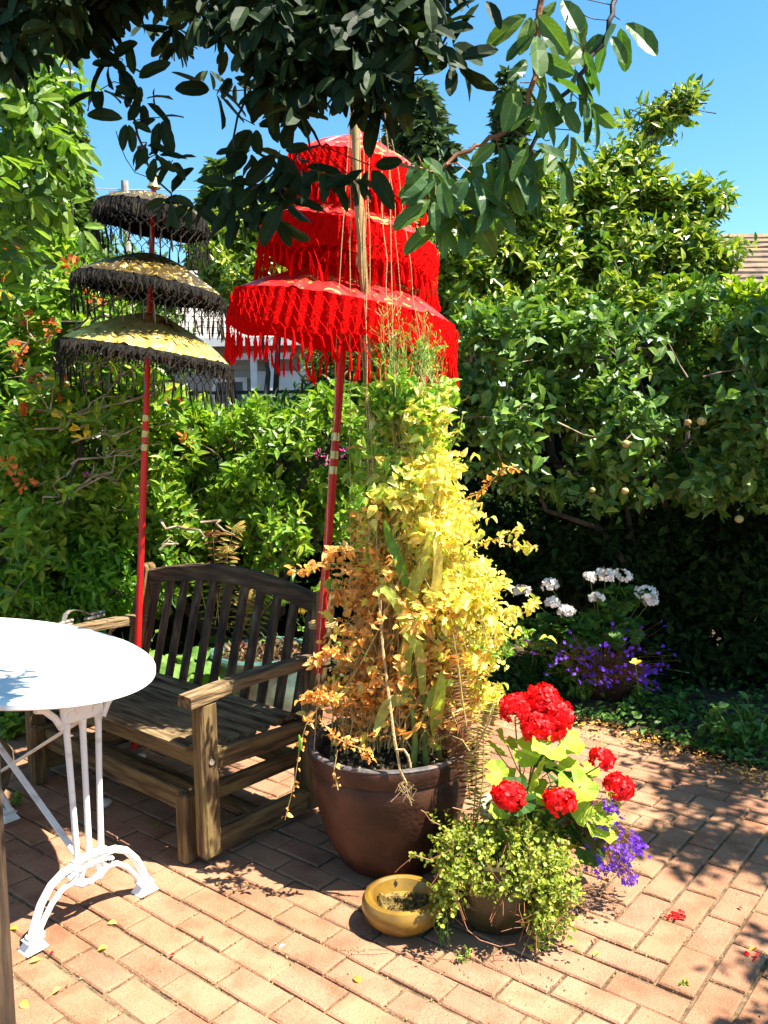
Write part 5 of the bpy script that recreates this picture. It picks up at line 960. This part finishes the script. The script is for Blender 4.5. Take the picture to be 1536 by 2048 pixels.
# trailing strands with separate leaf rosettes against the sky
def strand(t, pts, nodes, size, mat, npart, r=.0022, stem='darktwig', wob=.004, nm='strand', k5=5, hang=.6, A0=(0, -.8, .5)):
    P = [atY(*p) for p in pts]; Q = []
    for i in range(len(P)-1):
        for f in np.linspace(0, 1, 5)[:-1]: Q.append(P[i]*(1-f)+P[i+1]*f+wob*rng.normal(size=3)*(0 if f == 0 else 1))
    Q.append(P[-1]); MB().tube(Q, list(np.linspace(r*1.3, r*.6, len(Q))), 6, False).build(nm, stem, t, True); C = []; B = MB()
    for (x, y, Y) in nodes:
        c = atY(x, y, Y); j = min(Q, key=lambda q: np.linalg.norm(q-c)); B.tube([j, (j+c)/2+.004*rng.normal(size=3), c], .0009, 4, False); C.append(c)
    B.build('petioles', stem, t, kind='stuff'); C = np.array(C); vine_groups(t, C, np.tile(A0, (len(C), 1))+.35*rng.normal(size=C.shape), mat, size, npart, 10, k5, hang, 'leaf_rosettes')
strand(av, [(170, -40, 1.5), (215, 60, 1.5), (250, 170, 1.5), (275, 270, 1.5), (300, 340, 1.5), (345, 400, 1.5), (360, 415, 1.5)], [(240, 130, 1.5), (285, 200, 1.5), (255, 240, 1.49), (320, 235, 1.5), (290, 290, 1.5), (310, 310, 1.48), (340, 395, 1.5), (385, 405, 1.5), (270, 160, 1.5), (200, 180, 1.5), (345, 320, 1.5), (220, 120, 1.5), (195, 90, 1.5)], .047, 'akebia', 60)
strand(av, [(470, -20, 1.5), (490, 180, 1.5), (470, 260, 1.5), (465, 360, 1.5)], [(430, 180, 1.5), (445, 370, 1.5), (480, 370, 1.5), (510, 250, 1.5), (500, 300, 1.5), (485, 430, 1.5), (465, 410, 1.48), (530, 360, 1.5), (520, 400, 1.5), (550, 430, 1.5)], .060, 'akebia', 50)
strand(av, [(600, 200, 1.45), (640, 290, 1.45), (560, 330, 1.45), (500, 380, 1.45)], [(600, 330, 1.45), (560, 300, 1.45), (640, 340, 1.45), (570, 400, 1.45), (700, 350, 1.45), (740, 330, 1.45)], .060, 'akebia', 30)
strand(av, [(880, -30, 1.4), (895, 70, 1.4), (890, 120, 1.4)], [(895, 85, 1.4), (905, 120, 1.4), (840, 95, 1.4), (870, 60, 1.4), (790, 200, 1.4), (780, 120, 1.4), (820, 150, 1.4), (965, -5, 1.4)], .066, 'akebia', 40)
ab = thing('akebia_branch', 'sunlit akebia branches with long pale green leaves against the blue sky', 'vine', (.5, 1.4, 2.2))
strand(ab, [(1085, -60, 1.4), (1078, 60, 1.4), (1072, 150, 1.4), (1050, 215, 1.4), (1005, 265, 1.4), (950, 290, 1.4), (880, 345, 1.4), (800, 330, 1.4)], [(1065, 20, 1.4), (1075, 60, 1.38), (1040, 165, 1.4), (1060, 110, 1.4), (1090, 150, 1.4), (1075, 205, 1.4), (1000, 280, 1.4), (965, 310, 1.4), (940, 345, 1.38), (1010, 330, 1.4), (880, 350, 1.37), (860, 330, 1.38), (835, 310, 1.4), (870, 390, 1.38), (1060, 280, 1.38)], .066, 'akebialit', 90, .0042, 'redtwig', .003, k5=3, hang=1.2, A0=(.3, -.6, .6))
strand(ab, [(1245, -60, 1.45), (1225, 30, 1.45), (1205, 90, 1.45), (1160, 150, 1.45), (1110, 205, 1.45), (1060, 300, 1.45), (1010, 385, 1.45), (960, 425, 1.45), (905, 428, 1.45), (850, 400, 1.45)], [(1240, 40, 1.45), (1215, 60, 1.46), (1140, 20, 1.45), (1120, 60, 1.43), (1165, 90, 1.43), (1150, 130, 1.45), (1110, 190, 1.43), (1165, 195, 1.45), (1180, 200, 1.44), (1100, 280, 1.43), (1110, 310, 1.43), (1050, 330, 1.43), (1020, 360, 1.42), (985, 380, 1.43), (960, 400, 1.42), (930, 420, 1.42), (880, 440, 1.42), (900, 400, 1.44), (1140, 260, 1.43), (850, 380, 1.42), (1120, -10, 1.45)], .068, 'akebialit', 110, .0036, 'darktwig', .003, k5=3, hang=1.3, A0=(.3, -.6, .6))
# sunlit curtain of the same vine at the left
lv = thing('leafy_vine', 'yellow green sunlit vine curtain hanging at the upper left', 'vine', (-1.1, 2.2, 2.4))
P = []
for (x, y, sx, sy, n_) in ((45, 130, 45, 70, 50), (60, 250, 36, 60, 36), (30, 300, 40, 60, 32), (115, 200, 20, 28, 14), (60, 400, 36, 60, 34), (15, 430, 30, 60, 30), (115, 330, 24, 40, 18), (120, 150, 20, 20, 10)):
    Y = 2.45+.15*rng.normal(size=n_); r = ray_(x+sx*rng.normal(size=n_), y+sy*rng.normal(size=n_)); P.append(np.stack([r[0]*Y, Y, CH+r[2]*Y], 1))
P = np.concatenate(P); vine_groups(lv, P, np.tile([.4, -.4, .8], (len(P), 1))+.5*rng.normal(size=P.shape), 'vinelit', .062, 240, 20, hang=.5); B = MB()
for (x0, x1) in ((10, 5), (60, 75), (105, 125), (45, 35), (90, 60), (130, 145)): B.tube(wander(atY(x0, -80, 2.45), atY(x1, 470, 2.45), 10, .008), .003, 5, False)
B.build('stems', 'darktwig', lv, kind='stuff')
# arbor that carries the vine: one dark post at the left edge and beams above the frame
ar = thing('arbor', 'dark wooden arbor post cropped by the lower left edge', 'arbor', (-.68, 1.42, 0))
for (x, y) in ((-.729, 1.42), (-1.75, 1.42), (-1.75, 2.35)): MB().box((x, y, 1.36), (.085, .085, 2.72), bev=.006).build('post', 'darkwood', ar)
for y, x1 in ((1.42, .45), (1.9, -.75), (2.35, -.75)): MB().box(((x1-1.85)/2, y, 2.765), (x1+1.85, .045, .09), bev=.006).build('beam', 'darkwood_x', ar)
MB().box((-1.75, 1.9, 2.85), (.045, 1.3, .08), bev=.006).build('beam', 'darkwood', ar)
wp = bpy.data.objects
# thin wire dangling to the parasol finial
tag(MB().tube([atY(x, y, 1.6) for x, y in ((232, 262), (240, 290), (252, 318), (270, 345), (300, 356), (308, 354))], .0008, 4, False).build('wire', 'darktwig'), 'thin dark vine tendril curling down to the gold finial', 'tendril')

# unseen tree added beyond the right edge, shaped to dapple the paving and darken the bed
sh = thing('unseen_shade_tree', 'unseen leafy tree added beyond the right edge to dapple the paving', 'tree', (3.0, 3.9, 0))
P, O = shoots([(2.1, 3.75, 1.35, .3, .35, .25), (2.35, 3.5, 1.3, .3, .3, .25), (2.45, 3.3, 1.75, .40, .45, .35), (2.7, 4.1, 1.8, .5, .5, .5), (2.9, 3.2, 2.3, .5, .5, .4), (2.5, 4.6, 1.9, .4, .5, .5), (3.3, 4.0, 2.4, .6, .6, .5), (2.5, 4.0, 2.95, .45, .5, .30), (2.35, 4.2, 2.4, .28, .4, .3), (3.0, 3.9, 3.2, .5, .5, .4)], 2100, gap=-.5, rb=.8); M, Q = shoot_leaves(P, O, .12, 6, .075); k = Q[:, 0]/Q[:, 1] > .50; joined('crown', T_SM, M[k], Q[k], 'apple', sh)
P, O = shoots([(2.75, 2.75, 2.9, .35, .28, .25), (2.35, 2.45, 2.6, .20, .18, .15), (2.9, 2.3, 3.2, .3, .3, .25), (2.15, 1.45, 2.25, .22, .20, .2), (2.5, 1.75, 2.6, .3, .15, .2)], 330, gap=-.2, gf=7, rb=.9); M, Q = shoot_leaves(P, O, .12, 6, .07); joined('outer_branches', T_SM, M, Q, 'apple', sh)
MB().tube([(3.0, 3.9, 0), (2.95, 3.8, 1.), (2.8, 3.7, 1.9)], [.08, .06, .03], 8).build('trunk', 'bark', sh)

# ================================================================== FALLEN PETALS AND LEAVES
def fallen(name, label, cat, x, y, n, s, mat, tm=T_PET, r=.02):
    c = atz(x, y, .004); P = c+np.stack([r*rng.normal(size=n), r*.7*rng.normal(size=n), .004*rng.random(n)], 1)*(1 if n > 1 else 0); P[:, 2] = np.maximum(P[:, 2], .003); o = joined(name, tm, frames(rng.normal(size=(n, 3))*[1, 1, .12], np.tile([0, 0, 1.], (n, 1))+.3*rng.normal(size=(n, 3)), s*(.7+.6*rng.random(n))), P, mat, None, kind=None); tag(o, label, cat)
fallen('fallen_petals', 'scattered heap of fallen dark red petals on the right paving', 'petals', 1350, 1830, 26, .014, 'redpetal', r=.013)
fallen('fallen_petal', 'pair of dark red petals in shade near the right edge', 'petal', 1508, 1915, 5, .018, 'redpetal', r=.010)
for lb, x, y in (('single red petal on shaded bricks right of the lobelia', 1386, 1686), ('single red petal alone on the brick left of the right edge', 1476, 1813), ('tiny red petal in the joint left of the petal heap', 1239, 1828), ('thin red petal just below the left of the petal heap', 1308, 1869), ('red petal at the end of the creeper', 1187, 1880), ('red petal left of the open space beside the table foot', 106, 1910), ('red petal in the lower left brick joint below the bench', 408, 1874), ('pinkish petal on the joint left of centre foreground', 350, 1908), ('red petal on sunlit paving behind the bench post', 470, 1548), ('red petal lying under the bench near the right armrest', 392, 1498)): fallen('fallen_petal', lb, 'petal', x, y, 2, .011, 'redpetal', r=.003)
for lb, x, y, m_, s in (('yellow leaf lying beside the near table foot', 35, 1858, 'yellowleaf', .035), ('curled pale leaf under the near table foot', 60, 1925, 'stalkleaf', .03), ('pale green leaf on the bricks left of centre', 215, 1895, 'stalkleaf', .028), ('small pale leaf on the brick below the bench shadow', 234, 1847, 'stalkleaf', .022), ('white oval petal on the brick in front of the bowl', 571, 1889, 'pebble', .022), ('pale triangular leaf scrap standing at the brick joint', 706, 1955, 'peadry', .026), ('yellow green leaf in the shadow right of the table foot', 440, 1772, 'stalkleaf', .025), ('pale round leaf on the brick right of the creeper', 1187, 1912, 'peayellow', .026), ('dry brown leaf at the bottom left brick', 122, 1975, 'peadry', .025), ('dry curled twig leaf right of the table foot', 452, 1853, 'fernbrown', .022), ('long pale leaf near the right edge', 1515, 1895, 'peadry', .03), ('pale yellow leaf at the lower left', 40, 2005, 'stalkleaf', .028)): fallen('fallen_leaf', lb, 'leaf', x, y, 1, s, m_, T_WIDE if m_ != 'fernbrown' else T_LONG)
for lb, x, y in (('small pale stone in striped light under the bench', 210, 1612), ('rounded white stone below the bench beside the table bars', 205, 1432), ('whitish stone on the dark bricks under the bench', 281, 1520)):
    c = atz(x, y); B = MB().lathe([(.001, 0), (.02, .002), (.026, .012), (.018, .024), (.001, .028)], c, 9, .15); tag(B.build('stone', 'pebble', None, True), lb, 'stone')
